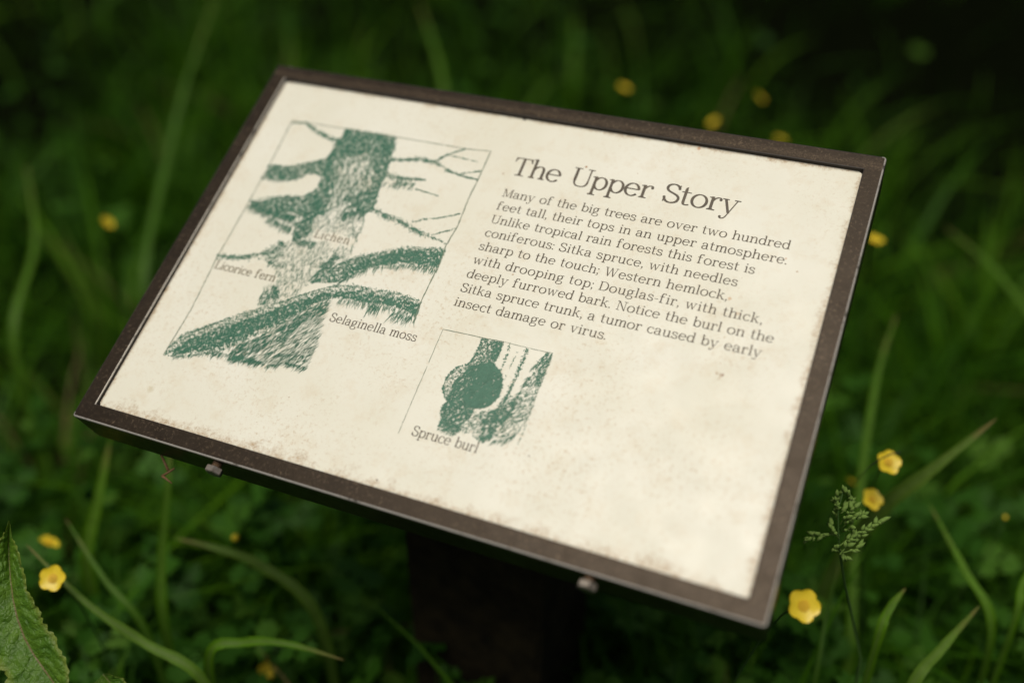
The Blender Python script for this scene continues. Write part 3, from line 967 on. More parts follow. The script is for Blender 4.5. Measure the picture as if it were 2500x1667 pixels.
def picture(name, data, m, seed):
    rg = np.random.default_rng(seed)
    areas, fringes, limbs, lines = data
    C_, A_, L_, W_ = [], [], [], []

    def put(c, a, l, w):
        C_.append(c)
        A_.append(a)
        L_.append(l)
        W_.append(w)
    ph = rg.uniform(0, 6.28, (6, 2))
    fr = rg.uniform(0.25, 1.3, (6, 2)) * rg.choice([-1, 1], (6, 2))
    for poly, cov, ang, ln_, w, jit in areas:
        P = np.array(poly)
        lo, hi = P.min(0), P.max(0)
        ar = 0.5 * abs(np.dot(P[:, 0], np.roll(P[:, 1], 1)) - np.dot(P[:, 1], np.roll(P[:, 0], 1)))
        ln2 = ln_ * (0.95 if jit <= 35 else 0.62)
        jit *= 0.8
        n = int(-math.log(1 - cov) * ar / (ln2 * w * 0.46) * (hi - lo).prod() / ar * 1.15)
        c = rg.uniform(lo, hi, (n, 2))
        c = c[inside(c, poly)]
        f = sum(np.sin(c[:, 0] * fr[i, 0] + ph[i, 0]) * np.sin(c[:, 1] * fr[i, 1] + ph[i, 1]) for i in range(6)) / 2.4
        c = c[rg.uniform(0, 1, len(c)) < np.clip(0.78 + 0.55 * f, 0.15, 1)]
        n = len(c)
        hole = np.zeros(n, bool)
        for x0, x1, y0, y1 in CLEAR:
            hole |= (c[:, 0] > x0) & (c[:, 0] < x1) & (c[:, 1] > y0) & (c[:, 1] < y1)
        c = c[~hole | (rg.uniform(0, 1, n) < 0.07)]
        n = len(c)
        put(c, np.radians(ang + rg.normal(0, jit, n)), ln2 * rg.uniform(0.5, 1.5, n), w * 0.66 * rg.uniform(0.5, 1.4, n))
    for line, cnt, ln_, w, ang in fringes:
        c, _, _ = along(line, cnt, rg)
        a = np.radians(ang + rg.normal(0, 13, cnt))
        l = ln_ * 0.8 * rg.uniform(0.25, 1.0, cnt) ** 1.3
        c = c + np.stack([np.cos(a), np.sin(a)], 1) * (l * 0.42)[:, None] + rg.normal(0, 0.5, (cnt, 2))
        put(c, a, l, w * rg.uniform(0.5, 1.3, cnt))
    for line, w0, w1, cov in limbs:
        P = np.array(line)
        tot = np.hypot(*np.diff(P, axis=0).T).sum()
        n = int(tot * (w0 + w1) / 2 * -math.log(1 - cov) / 0.8 + tot * 1.2)
        c, t, d = along(line, n, rg)
        nd = d / np.hypot(*d.T)[:, None]
        kp = rg.uniform(0, 1, n) < 0.72 + 0.45 * np.sin(t * tot * 0.55 + rg.uniform(0, 6)) * np.sin(t * tot * 0.21 + 1)
        c, t, d, nd = c[kp], t[kp], d[kp], nd[kp]
        n = len(c)
        w = w0 + (w1 - w0) * t
        off = rg.normal(0, 0.36, n) * w
        c = c + np.stack([-nd[:, 1], nd[:, 0]], 1) * off[:, None]
        put(c, np.arctan2(d[:, 1], d[:, 0]) + rg.normal(0, 0.75, n), rg.uniform(1.0, 2.6, n), np.minimum(0.8, 0.35 + w * 0.15) * rg.uniform(0.6, 1.3, n))
    c, a, l, w = np.concatenate(C_), np.concatenate(A_), np.concatenate(L_), np.concatenate(W_)
    n = len(c)
    d = np.stack([np.cos(a), np.sin(a)], 1)
    e = np.stack([-d[:, 1], d[:, 0]], 1)
    h, hw = (l / 2)[:, None], (w / 2)[:, None]
    bend = rg.normal(0, 0.12, n)[:, None] * h
    V = np.stack([c - d * h, c - d * h * 0.2 - e * hw + e * bend, c + d * h * 0.3 - e * hw * 0.9 + e * bend, c + d * h, c + d * h * 0.3 + e * hw * 0.9 + e * bend, c - d * h * 0.2 + e * hw + e * bend], 1)
    z = ZP * 1000 + rg.uniform(0.08, 0.30, n)
    V3 = np.concatenate([V, np.repeat(z[:, None, None], 6, 1)], 2).reshape(-1, 3) / 1000
    me = bpy.data.meshes.new(name)
    me.vertices.add(n * 6)
    me.vertices.foreach_set('co', V3.ravel())
    me.loops.add(n * 6)
    me.loops.foreach_set('vertex_index', np.arange(n * 6))
    me.polygons.add(n)
    me.polygons.foreach_set('loop_start', np.arange(n) * 6)
    me.polygons.foreach_set('loop_total', np.full(n, 6))
    me.materials.append(m)
    me.update(calc_edges=True)
    me.validate()
    o = link(bpy.data.objects.new(name, me), panel)
    mb = MB()
    for line, w in lines:
        P = [np.array(q) for q in line]
        pts = []
        for i in range(len(P) - 1):
            k = max(2, int(np.hypot(*(P[i + 1] - P[i])) / 3))
            pts += [P[i] + (P[i + 1] - P[i]) * j / k for j in range(k)]
        pts.append(P[-1])
        pts = [p + rg.normal(0, 0.10, 2) for p in pts]
        L = len(pts)
        for i in range(L - 1):
            dd = pts[i + 1] - pts[i]
            nn = np.array((-dd[1], dd[0])) / np.hypot(*dd)
            ww = w * rg.uniform(0.55, 1.2) / 2
            zz = ZP * 1000 + 0.31 + 0.004 * (i % 9)
            V = [pts[i] - nn * ww, pts[i + 1] + dd * 0.03 - nn * ww, pts[i + 1] + dd * 0.03 + nn * ww, pts[i] + nn * ww]
            mb.add([(p[0] / 1000, p[1] / 1000, zz / 1000) for p in V], [(0, 1, 2, 3)])
    mb.build('picture_border', M_LINE, panel, False)
    return o


picture('tree_drawing', TREE, M_GREEN, 3)
picture('burl_drawing', BURL, M_GREEN, 4)


# bolts, screwed only part way into the front of the frame
def build_bolt(x, z):
    M = Matrix.Translation((x / 1000, 0, z / 1000))
    mb = MB()
    r, h0, h1 = 0.0075, -0.0042, -0.0098
    V, Fs = [], []
    for (y, s) in ((h0, 0.93), (h0 - 0.0006, 1.0), (h1 + 0.0009, 1.0), (h1, 0.90)):
        for i in range(6):
            a = R(60 * i + 12)
            V.append((r * s * math.cos(a), y, r * s * math.sin(a)))
    for k in range(3):
        for i in range(6):
            j = (i + 1) % 6
            Fs.append((k * 6 + i, k * 6 + j, k * 6 + 6 + j, k * 6 + 6 + i))
    Fs.append((5, 4, 3, 2, 1, 0))
    Fs.append((18, 19, 20, 21, 22, 23))
    mb.add(V, Fs)
    o = mb.build('bolt', M_STEEL, sign, False)
    o.matrix_local = M_LOC @ M
    sh = MB()
    V, Fs = [], []
    n = 16
    rows = 30
    for k in range(rows):
        for i in range(n):
            a = 2 * math.pi * i / n
            rr = 0.0040 + 0.0005 * math.sin(k / rows * 4.6 * 2 * math.pi + a)
            V.append((rr * math.cos(a), 0.0009 - 0.0056 * k / (rows - 1), rr * math.sin(a)))
    for k in range(rows - 1):
        for i in range(n):
            j = (i + 1) % n
            Fs.append((k * n + i, k * n + j, (k + 1) * n + j, (k + 1) * n + i))
    sh.add(V, Fs)
    sh.build('threaded_shank', M_THREAD, o)
    return o


build_bolt(147.5, -10.0)
build_bolt(473.0, -8.5)


# ------------------------------------------------------------------ vegetation helpers
def np_mesh(name, V, quads, mats, tint=None, fmat=None):
    me = bpy.data.meshes.new(name)
    V = np.asarray(V, np.float32)
    quads = np.asarray(quads, np.int32)
    k = quads.shape[1]
    me.vertices.add(len(V))
    me.vertices.foreach_set('co', V.ravel())
    me.loops.add(quads.size)
    me.loops.foreach_set('vertex_index', quads.ravel())
    me.polygons.add(len(quads))
    me.polygons.foreach_set('loop_start', np.arange(len(quads)) * k)
    me.polygons.foreach_set('loop_total', np.full(len(quads), k))
    me.polygons.foreach_set('use_smooth', np.ones(len(quads), bool))
    for m in mats:
        me.materials.append(m)
    me.update(calc_edges=True)
    if tint is not None:
        a = me.attributes.new('tint', 'FLOAT', 'POINT')
        a.data.foreach_set('value', np.asarray(tint, np.float32))
    return me


def set_tint(o, v):
    me = o.data
    a = me.attributes.new('tint', 'FLOAT', 'POINT')
    a.data.foreach_set('value', np.full(len(me.vertices), v, np.float32))
    return o


def field(x, y, seed, s=1.0):
    rg = np.random.default_rng(seed)
    f = 0
    for _ in range(7):
        a = rg.uniform(0, 6.28)
        w = rg.uniform(0.9, 3.2) * s
        f = f + np.sin((x * math.cos(a) + y * math.sin(a)) * w + rg.uniform(0, 6.28))
    return f / 2.6


OPEN = [(p.x, p.y) for p in (at(1433, 203, 1.72), at(1745, 225, 1.76), at(1640, 282, 1.70), at(1792, 322, 1.66), at(245, 512, 1.45), at(612, 1540, 1.22))]


def blades(n, xr, yr, hr, wr, seed, keep=None, lean=(0.15, 0.9), tuft=0):
    rg = np.random.default_rng(seed)
    x = rg.uniform(*xr, n)
    y = rg.uniform(*yr, n)
    a = rg.uniform(0, 6.283, n)
    if tuft:
        # blades spring from shared tussocks and arch outwards
        nt_ = n // tuft
        tx, ty = rg.uniform(*xr, nt_), rg.uniform(*yr, nt_)
        k_ = rg.integers(0, nt_, n)
        a = rg.normal(rg.uniform(0, 6.283, nt_)[k_], 1.1)
        rad = np.abs(rg.normal(0, 0.035, n))
        x, y = tx[k_] + np.cos(a) * rad, ty[k_] + np.sin(a) * rad
        size = rg.uniform(0.72, 1.12, nt_)[k_]
        hue = rg.uniform(-0.25, 0.36, nt_)[k_]
    # stay clear of the post, and thin out around the far buttercups
    thin = np.zeros(n, bool)
    for fx, fy in OPEN:
        thin |= (np.abs(x - fx * y / fy) < 0.075) & (y > fy - 0.62) & (y < fy + 0.06)
    ok = (x - POST.x) ** 2 + (y - POST.y) ** 2 > 0.11 ** 2
    if tuft:
        ok &= ~thin
    if keep is not None:
        ok &= rg.uniform(0, 1, n) < keep(x, y)
    x, y, a = x[ok], y[ok], a[ok]
    n = len(x)
    h = rg.uniform(*hr, n) * (0.75 + 0.25 * rg.uniform(0, 1, n)) * (1 + 0.22 * np.clip(field(x, y, 5, 1.4), -1, 1))
    w = rg.uniform(*wr, n)
    if tuft:
        h = h * size[ok]
    ln_ = rg.uniform(*lean, n) ** 1.2
    S = 6
    t = np.linspace(0, 1, S)[None, :]
    hor = (ln_[:, None] * h[:, None]) * (0.25 * t + 0.75 * t ** 2.2)
    ver = h[:, None] * (t - 0.42 * np.minimum(ln_, 1.1)[:, None] * t ** 2.4)
    cx = x[:, None] + np.cos(a)[:, None] * hor
    cy = y[:, None] + np.sin(a)[:, None] * hor
    tw = a + rg.normal(1.57, 0.6, n)
    wd = w[:, None] * (0.6 + 0.4 * np.minimum(t * 4, 1)) * (1 - t ** 2.6) * 0.5 + 0.00015
    ox, oy = np.cos(tw)[:, None] * wd, np.sin(tw)[:, None] * wd
    A = np.stack([cx - ox, cy - oy, ver], 2)
    B = np.stack([cx + ox, cy + oy, ver + wd * 0.3], 2)
    V = np.stack([A, B], 2).reshape(-1, 3)          # n, S, 2
    base = (np.arange(n) * S * 2)[:, None] + (np.arange(S - 1) * 2)[None, :]
    q = np.stack([base, base + 1, base + 3, base + 2], 2).reshape(-1, 4)
    tint = np.clip(rg.beta(2.2, 2.6, n) * 0.86 + (hue[ok] if tuft else 0) + (rg.uniform(0, 1, n) < 0.02) * 0.4, 0, 1)
    return V, q, np.repeat(tint, S * 2)


def merge(parts):
    off, Vs, Qs, Ts = 0, [], [], []
    for V, q, t in parts:
        Vs.append(V)
        Qs.append(q + off)
        Ts.append(t)
        off += len(V)
    return np.concatenate(Vs), np.concatenate(Qs), np.concatenate(Ts)


def density(x, y):
    # thins out at the far right, baring soil coloured for deep shade
    d = np.clip(0.62 + 0.55 * field(x, y, 11, 1.0), 0.06, 1)
    far = np.clip((x * 0.8 + (y - 2.0) * 0.55 - 0.25) / 1.1, 0, 1)
    corner = np.clip((-x - 0.75) / 0.6, 0, 1) * np.clip((y - 1.9) / 0.8, 0, 1)
    return d * (1 - 0.95 * far) * (1 - 0.88 * corner)


def clumps(x, y):
    d = np.clip(0.62 + 0.8 * field(x, y, 17, 1.3), 0.04, 1)
    far = np.clip((x * 0.8 + (y - 2.0) * 0.55 - 0.2) / 1.0, 0, 1)
    corner = np.clip((-x - 0.75) / 0.6, 0, 1) * np.clip((y - 1.9) / 0.8, 0, 1)
    return d * (1 - 0.9 * far) * (1 - 0.92 * corner)


def build_grass():
    P = [blades(13000, (-2.6, 2.6), (0.15, 3.2), (0.10, 0.32), (0.0028, 0.0065), 1, density),
         blades(9000, (-1.9, 1.9), (0.25, 1.9), (0.16, 0.40), (0.0022, 0.0050), 8, density, (0.4, 1.3)),
         blades(12000, (-5.5, 5.5), (3.0, 8.0), (0.12, 0.34), (0.005, 0.010), 2, density),
         blades(9000, (-5.5, 5.5), (-3.0, 0.15), (0.10, 0.25), (0.004, 0.008), 3),
         blades(9500, (-3.0, 2.8), (1.05, 5.0), (0.30, 0.52), (0.006, 0.0150), 4, clumps, (0.35, 1.3), 26),
         blades(2200, (-2.0, 2.0), (0.9, 2.4), (0.24, 0.46), (0.003, 0.0065), 9, clumps, (0.35, 1.4), 36),
         blades(5200, (-1.5, 1.5), (0.35, 1.25), (0.20, 0.43), (0.0040, 0.0095), 6, clumps, (0.35, 1.3), 16)]
    V, q, t = merge(P)
    me = np_mesh('grass', V, q, [M_GRASS], t)
    tag(link(bpy.data.objects.new('grass', me)), 'thick dark green meadow grass all around the sign', 'grass', kind='stuff')


def lobed_leaf():
    """outline of a three lobed toothed buttercup leaf, stalk at the origin, unit long"""
    right = [(0.05, 0.02), (0.30, -0.10), (0.44, 0.02), (0.62, 0.08), (0.50, 0.20), (0.66, 0.30), (0.50, 0.36), (0.50, 0.48), (0.34, 0.44), (0.15, 0.33), (0.20, 0.55), (0.38, 0.60), (0.28, 0.72), (0.30, 0.86), (0.14, 0.82), (0.0, 1.0)]
    left = [(-x, y) for x, y in right[:-1]][::-1]
    return np.array(right + left)


def build_cover():
    rg = np.random.default_rng(21)
    O = lobed_leaf()
    m = len(O)
    Vs, Fs, Ts = [], [], []
    n = 0
    specs = [(4300, (-1.5, 1.5), (0.15, 1.25)), (1500, (-3.5, 3.5), (1.25, 6.0))]
    for cnt, xr, yr in specs:
        x = rg.uniform(*xr, cnt)
        y = rg.uniform(*yr, cnt)
        dens = np.clip(0.6 + 0.7 * field(x, y, 31, 1.5), 0.05, 1) * (1 - 0.85 * np.clip((x * 0.8 + (y - 2.0) * 0.55 - 0.25) / 1.1, 0, 1))
        ok = (rg.uniform(0, 1, cnt) < dens) & ((x - POST.x) ** 2 + (y - POST.y) ** 2 > 0.10 ** 2)
        for px, py in zip(x[ok], y[ok]):
            s = rg.choice([rg.uniform(0.014, 0.026), rg.uniform(0.026, 0.046), rg.uniform(0.040, 0.058)])
            z = rg.uniform(0.03, 0.30) ** 1.0
            yaw = rg.uniform(0, 6.283)
            tip = rg.normal(0.25, 0.35)
            roll = rg.normal(0, 0.3)
            c, s_ = math.cos(yaw), math.sin(yaw)
            lx, ly = O[:, 0] * s * rg.uniform(0.85, 1.15), O[:, 1] * s
            lz = np.abs(O[:, 0]) * s * rg.uniform(-0.1, 0.5) - (O[:, 1] ** 2) * s * rg.uniform(0, 0.5) + rg.normal(0, 0.0008, m)
            ly, lz = ly * math.cos(tip) - lz * math.sin(tip), ly * math.sin(tip) + lz * math.cos(tip)
            lx, lz = lx * math.cos(roll) - lz * math.sin(roll), lx * math.sin(roll) + lz * math.cos(roll)
            W = np.stack([px + lx * c - ly * s_, py + lx * s_ + ly * c, z + lz], 1)
            cen = W[[0, -1]].mean(0) * 0.55 + W[m // 2] * 0.45
            b = len(Vs) and n
            Vs.append(np.vstack([W, cen[None]]))
            Fs.append(np.stack([np.arange(m), (np.arange(m) + 1) % m, np.full(m, m)], 1) + n)
            n += m + 1
            tn = rg.beta(1.1, 1.5)
            Ts.append(np.full(m + 1, tn))
            # leaf stalk down to the ground
            fx, fy = px - rg.normal(0, 0.03), py - rg.normal(0, 0.03)
            p0, p1 = np.array([px, py, z]), np.array([fx, fy, 0.0])
            e = np.array([0.0009, 0.0006, 0])
            Vs.append(np.stack([p0 - e, p0 + e, p1]))
            Fs.append(np.array([[0, 1, 2]]) + n)
            n += 3
            Ts.append(np.full(3, tn))
    me = np_mesh('ground_cover', np.concatenate(Vs), np.concatenate(Fs), [M_COVER], np.concatenate(Ts))
    tag(link(bpy.data.objects.new('ground_cover', me)), 'low lobed green weed leaves filling in between the grass', 'ground cover', kind='stuff')


build_grass()
build_cover()


# ------------------------------------------------------------------ single long blades
def ribbon(name, pts, w, label, tint, fold=0.35, group=None):
    """one broad grass blade through the points, keeled along the middle, standing in the ground"""
    P = [Vector(p) for p in pts]
    if P[0].z > 0.02:
        a = P[0]
        d = (P[0] - P[1])
        foot = Vector((a.x + d.x * 0.5, a.y + d.y * 0.5, -0.01))
        P = [foot, foot.lerp(a, 0.5) + Vector((0, 0, 0.03))] + P
    # smooth resample
    pts = []
    L = len(P)
    for i in range(L - 1):
        p0, p1, p2, p3 = P[max(i - 1, 0)], P[i], P[i + 1], P[min(i + 2, L - 1)]
        for k in range(8):
            t = k / 8
            pts.append(0.5 * ((2 * p1) + (p2 - p0) * t + (2 * p0 - 5 * p1 + 4 * p2 - p3) * t * t + (3 * p1 - p0 - 3 * p2 + p3) * t ** 3))
    pts.append(P[-1])
    n = len(pts)
    V, Fs = [], []
    camv = Vector((0, 0, CAM_Z))
    for i, p in enumerate(pts):
        d = (pts[min(i + 1, n - 1)] - pts[max(i - 1, 0)]).normalized()
        up = Vector((0.2, -0.5, 0.85))
        s = d.cross(up).normalized()
        nn = s.cross(d).normalized()
        t = i / (n - 1)
        ww = w * (0.55 + 0.45 * min(1, t * 3)) * (1 - t ** 4) * (1 + 0.07 * math.sin(i * 0.9 + w * 900) + 0.05 * math.sin(i * 2.3)) * 0.5 + 0.0002
        V += [p - s * ww + nn * ww * fold, p - nn * 0.0, p + s * ww + nn * ww * fold]
    for i in range(n - 1):
        for k in (0, 1):
            Fs.append((i * 3 + k, i * 3 + k + 1, i * 3 + 3 + k + 1, i * 3 + 3 + k))
    o = set_tint(mesh_obj(name, V, Fs, M_BLADE, None, True), tint)
    ra = o.data.attributes.new('rib', 'FLOAT', 'POINT')
    ra.data.foreach_set('value', np.tile(np.array((0, 1, 0), np.float32), len(V) // 3))
    ra = o.data.attributes.new('along', 'FLOAT', 'POINT')
    ra.data.foreach_set('value', np.repeat(np.linspace(0, 1, n, dtype=np.float32), 3))
    tag(o, label, 'grass blade', group or 'long grass blades standing out of the meadow')
    return o


BL = [
 ([(1900, 1330, 1.16), (2010, 1180, 1.10), (2130, 1085, 1.06), (2290, 960, 1.04)], 0.020, 'broad pale green blade slanting up to the right past two buttercups', 0.97),
 ([(2085, 1590, 0.98), (2160, 1490, 0.99), (2250, 1390, 1.02)], 0.012, 'pale midribbed blade slanting through the lower right corner', 0.95),
 ([(2275, 1440, 1.08), (2215, 1310, 1.10), (2130, 1150, 1.14)], 0.012, 'narrow blade leaning left and up behind the feathery seed head', 0.80),
 ([(2330, 1420, 1.05), (2352, 1330, 1.06), (2420, 1240, 1.07)], 0.010, 'blade at the right edge of the photo near the lower corner', 0.8),
 ([(2010, 1480, 0.99), (2040, 1400, 0.99), (2080, 1350, 1.0)], 0.011, 'short curved blade just right of the brightest buttercup', 0.86),
 ([(1950, 1500, 1.2), (1965, 1200, 1.25), (2010, 880, 1.3), (2060, 720, 1.34)], 0.013, 'soft upright blade close to the right edge of the sign', 0.75),
 ([(2420, 830, 1.5), (2300, 640, 1.55), (2170, 520, 1.6)], 0.013, 'arching blurred blade right of the upper right corner of the sign', 0.7),
 ([(470, 1568, 1.0), (330, 1475, 1.0), (200, 1385, 1.0), (60, 1250, 1.02)], 0.010, 'long jointed blade slanting behind the toothed leaf and yellow flower', 0.93),
 ([(330, 1440, 1.1), (240, 1330, 1.1), (150, 1190, 1.12)], 0.008, 'thin dark blade rising left above the two left buttercups', 0.6),
 ([(720, 1400, 1.12), (600, 1300, 1.12), (500, 1260, 1.12), (400, 1235, 1.13)], 0.012, 'pale blade arching over near the small orange bud', 0.95),
 ([(375, 1420, 1.15), (372, 1280, 1.14), (385, 1120, 1.13), (392, 1010, 1.14)], 0.011, 'upright bright blade below the lower left edge of the sign', 0.72),
 ([(200, 1290, 1.22), (225, 1150, 1.2), (255, 1000, 1.2)], 0.016, 'wide upright blade near the lower left corner of the sign', 0.85),
 ([(480, 1510, 1.02), (560, 1475, 1.01), (660, 1478, 1.0), (790, 1515, 1.0)], 0.010, 'arched blade lying low left of the post', 0.8),
 ([(330, 640, 1.6), (380, 380, 1.75), (430, 180, 1.85), (500, -20, 2.0)], 0.014, 'big blurred blade leaning right above the upper left corner', 0.5),
 ([(30, 760, 1.5), (80, 560, 1.6), (60, 380, 1.7)], 0.012, 'blurred blade standing at the left edge of the photo', 0.7),
 ([(1020, 230, 1.95), (1000, 120, 2.05), (960, 0, 2.15)], 0.014, 'blurred blade rising above the top edge of the frame', 0.7),
 ([(1870, 1568, 1.05), (1900, 1400, 1.06), (1945, 1230, 1.06)], 0.006, 'thin dark stalk under the feathery seed head', 0.3),
]
for pts, w, label, tint in BL:
    ribbon('grass_blade', [at(*p) for p in pts], w, label, tint)

# ------------------------------------------------------------------ buttercups
def petal_mesh():
    V, Fs = [], []
    nu, nv = 7, 7
    for i in range(nv):
        t = i / (nv - 1)
        w = 0.545 * math.sin(math.pi * min(1, 0.10 + 0.60 * t)) ** 0.9 * (1 - 0.25 * t ** 6)
        for j in range(nu):
            u = j / (nu - 1) * 2 - 1
            rr = t * (1 - 0.10 * u * u * t) + 0.06
            V.append((rr, u * w * 0.95, 0.14 * t ** 1.6 + 0.09 * u * u * t))
    for i in range(nv - 1):
        for j in range(nu - 1):
            a = i * nu + j
            Fs.append((a, a + 1, a + nu + 1, a + nu))
    me = bpy.data.meshes.new('petal')
    me.from_pydata(V, [], Fs)
    me.materials.append(M_PETAL)
    me.polygons.foreach_set('use_smooth', [True] * len(Fs))
    return me


def stamen_mesh():
    mb = MB()
    for k in range(60):
        a = k * 2.39996
        r = 0.36 * math.sqrt((k + 0.5) / 60)
        b = Vector((r * math.cos(a) * 0.4, r * math.sin(a) * 0.4, 0.02))
        e = Vector((r * math.cos(a), r * math.sin(a), 0.20 - 0.30 * r))
        mb.tube([b, b.lerp(e, 0.7), e, e + Vector((0, 0, 0.05))], 0.020, 0.050, 5)
    me = bpy.data.meshes.new('stamens')
    me.from_pydata(mb.v, [], mb.f)
    me.materials.append(M_ANTHER)
    return me


def bud_mesh():
    V, Fs = [], []
    n, rows = 10, 7
    for i in range(rows):
        t = i / (rows - 1)
        r = 0.55 * math.sin(math.pi * (0.12 + 0.83 * t)) ** 0.8
        for j in range(n):
            a = 2 * math.pi * j / n
            V.append((r * (1 + 0.06 * math.cos(5 * a)) * math.cos(a), r * (1 + 0.06 * math.cos(5 * a)) * math.sin(a), t * 1.1))
    for i in range(rows - 1):
        for j in range(n):
            k = (j + 1) % n
            Fs.append((i * n + j, i * n + k, (i + 1) * n + k, (i + 1) * n + j))
    Fs.append(tuple(range((rows - 1) * n, rows * n)))
    me = bpy.data.meshes.new('corolla')
    me.from_pydata(V, [], Fs)
    me.materials.append(M_PETAL)
    me.polygons.foreach_set('use_smooth', [True] * len(Fs))
    return me


PETAL, STAMEN, BUD = petal_mesh(), stamen_mesh(), bud_mesh()


def buttercup(px, py, d, dia, label, tilt, bud=False, seed=0):
    rr = random.Random(seed)
    top = at(px, py, d)
    foot = Vector((top.x + rr.uniform(-0.10, 0.10), top.y + rr.uniform(0.02, 0.16), 0))
    root = empty('buttercup', foot)
    tag(root, label, 'flower', 'yellow buttercups in the grass')
    ax = Vector(tilt).normalized()
    q = ax.to_track_quat('Z', 'Y').to_matrix().to_4x4()
    s = dia / 2
    M = Matrix.Translation(top - foot) @ q @ Matrix.Diagonal((s, s, s, 1))
    if bud:
        o = link(bpy.data.objects.new('corolla', BUD), root)
        o.matrix_local = M
    else:
        a0 = rr.uniform(0, 72)
        for k in range(5):
            o = link(bpy.data.objects.new('petal', PETAL), root)
            o.matrix_local = M @ Matrix.Rotation(R(a0 + 72 * k + rr.uniform(-4, 4)), 4, 'Z') @ Matrix.Rotation(R(rr.uniform(-6, 6)), 4, 'Y') @ Matrix.Translation((0, 0, 0.012 * k))
        o = link(bpy.data.objects.new('stamens', STAMEN), root)
        o.matrix_local = M
    mb = MB()
    t = top - foot
    b = t - ax * 0.10
    pts = bez([(0, 0, -0.01), (t.x * 0.1, t.y * 0.1, t.z * 0.4), tuple(b), tuple(t - ax * 0.001)], 14)
    mb.tube(pts, 0.0013, 0.0009, 6)
    set_tint(mb.build('stem', M_STALK, root), rr.uniform(0.1, 0.8))
    return root


UPC = (0.05, -0.45, 0.9)
FL = [
 (1845, 1390, 0.80, 0.0245, 'brightest open buttercup, beside the lower right corner of the sign', (0.05, -0.75, 0.7), False),
 (122, 1328, 0.98, 0.0235, 'bright yellow buttercup just right of the toothed leaf', (0.1, -0.65, 0.75), False),
 (112, 1246, 1.15, 0.021, 'dull half turned buttercup above the bright one by the toothed leaf', (0.5, 0.3, 0.8), False),
 (541, 1238, 1.12, 0.0150, 'small round orange bud under the lower left edge of the sign', (0.1, -0.3, 0.95), True),
 (612, 1540, 1.22, 0.018, 'dim buttercup low at the bottom of the photo left of the post', (0.4, -0.3, 0.8), False),
 (245, 512, 1.45, 0.0195, 'single blurred orange buttercup left of the sign', (0.7, 0.0, 0.6), False),
 (1433, 203, 1.72, 0.0195, 'blurred buttercup nearest above the middle of the top frame edge', (0.3, -0.12, 0.9), False),
 (1745, 225, 1.76, 0.0180, 'blurred buttercup farthest right in the row above the frame', (0.6, -0.15, 0.7), False),
 (1640, 282, 1.70, 0.0185, 'dimmest blurred buttercup, between two others above the frame', (-0.5, -0.02, 0.7), False),
 (1792, 322, 1.66, 0.0195, 'buttercup half hidden behind the top rail of the frame', (0.3, 0.1, 0.9), False),
 (2010, 552, 1.35, 0.021, 'buttercup right behind the upper right side rail of the sign', (0.2, -0.1, 1), False),
 (2040, 1062, 1.02, 0.0235, 'round buttercup with a thin dark stalk lying across it', (0.1, -0.55, 0.8), False),
 (2002, 1146, 1.05, 0.0215, 'buttercup crossed by the tip of the broad pale blade', (0.2, -0.5, 0.8), False),
 (1958, 1108, 1.30, 0.017, 'faint brownish buttercup left of the one crossed by a blade', (0.5, 0.4, 0.8), False),
 (2308, 1191, 1.18, 0.0085, 'tiny orange bud near the right edge of the photo', (0, 0, 1), True),
]
for i, (px, py, d, dia, label, tilt, bud) in enumerate(FL):
    buttercup(px, py, d, dia, label, tilt, bud, 100 + i)


# ------------------------------------------------------------------ toothed dock plant, lower left
def make_dock_mat():
    m, n, p, new, ln = mat('crinkled_dock_leaf')
    a = new('ShaderNodeAttribute')
    a.attribute_name = 'mid'
    v = new('ShaderNodeAttribute')
    v.attribute_name = 'vein'
    co = objco(n)
    c = ramp(n, noise(n, co, 60, 4), [(0.3, (0.052, 0.135, 0.006)), (0.75, (0.110, 0.215, 0.014))])
    c = mix(n, mth(n, 'MULTIPLY', v.outputs['Fac'], 0.55), c, (0.022, 0.070, 0.006))
    rib = ramp(n, sep(n, co)[2], [(0.0, (0.20, 0.10, 0.05)), (1.0, (0.20, 0.10, 0.05))])
    c = mix(n, ramp(n, a.outputs['Fac'], [(0.02, g(0.55)), (0.22, g(0))]), c, (0.24, 0.27, 0.05))
    mf = ramp(n, a.outputs['Fac'], [(0.955, g(0)), (0.985, g(1))])
    c = mix(n, mf, c, (0.16, 0.13, 0.05))
    ln(c, p.inputs['Base Color'])
    p.inputs['Roughness'].default_value = 0.5
    p.inputs['Specular IOR Level'].default_value = 0.4
    vb = new('ShaderNodeTexVoronoi')
    vb.feature = 'DISTANCE_TO_EDGE'
    vb.inputs['Scale'].default_value = 260
    ln(co, vb.inputs['Vector'])
    b = new('ShaderNodeBump')
    b.inputs['Strength'].default_value = 0.5
    b.inputs['Distance'].default_value = 0.0008
    ln(ramp(n, vb.outputs['Distance'], [(0.0, g(0)), (0.25, g(1))]), b.inputs['Height'])
    ln(b.outputs[0], p.inputs['Normal'])
    tr = new('ShaderNodeBsdfTranslucent')
    ln(mix(n, 1.0, c, (1, 1, 0.4), 'MULTIPLY'), tr.inputs['Color'])
    mx = new('ShaderNodeMixShader')
    mx.inputs[0].default_value = 0.25
    ln(p.outputs[0], mx.inputs[1])
    ln(tr.outputs[0], mx.inputs[2])
    ln(mx.outputs[0], n.nodes['Material Output'].inputs[0])
    return m


M_DOCK = make_dock_mat()


def interp(line, t):
    P = np.array(line, float)
    k = np.linspace(0, 1, len(P))
    return np.array([np.interp(t, k, P[:, i]) for i in range(P.shape[1])])


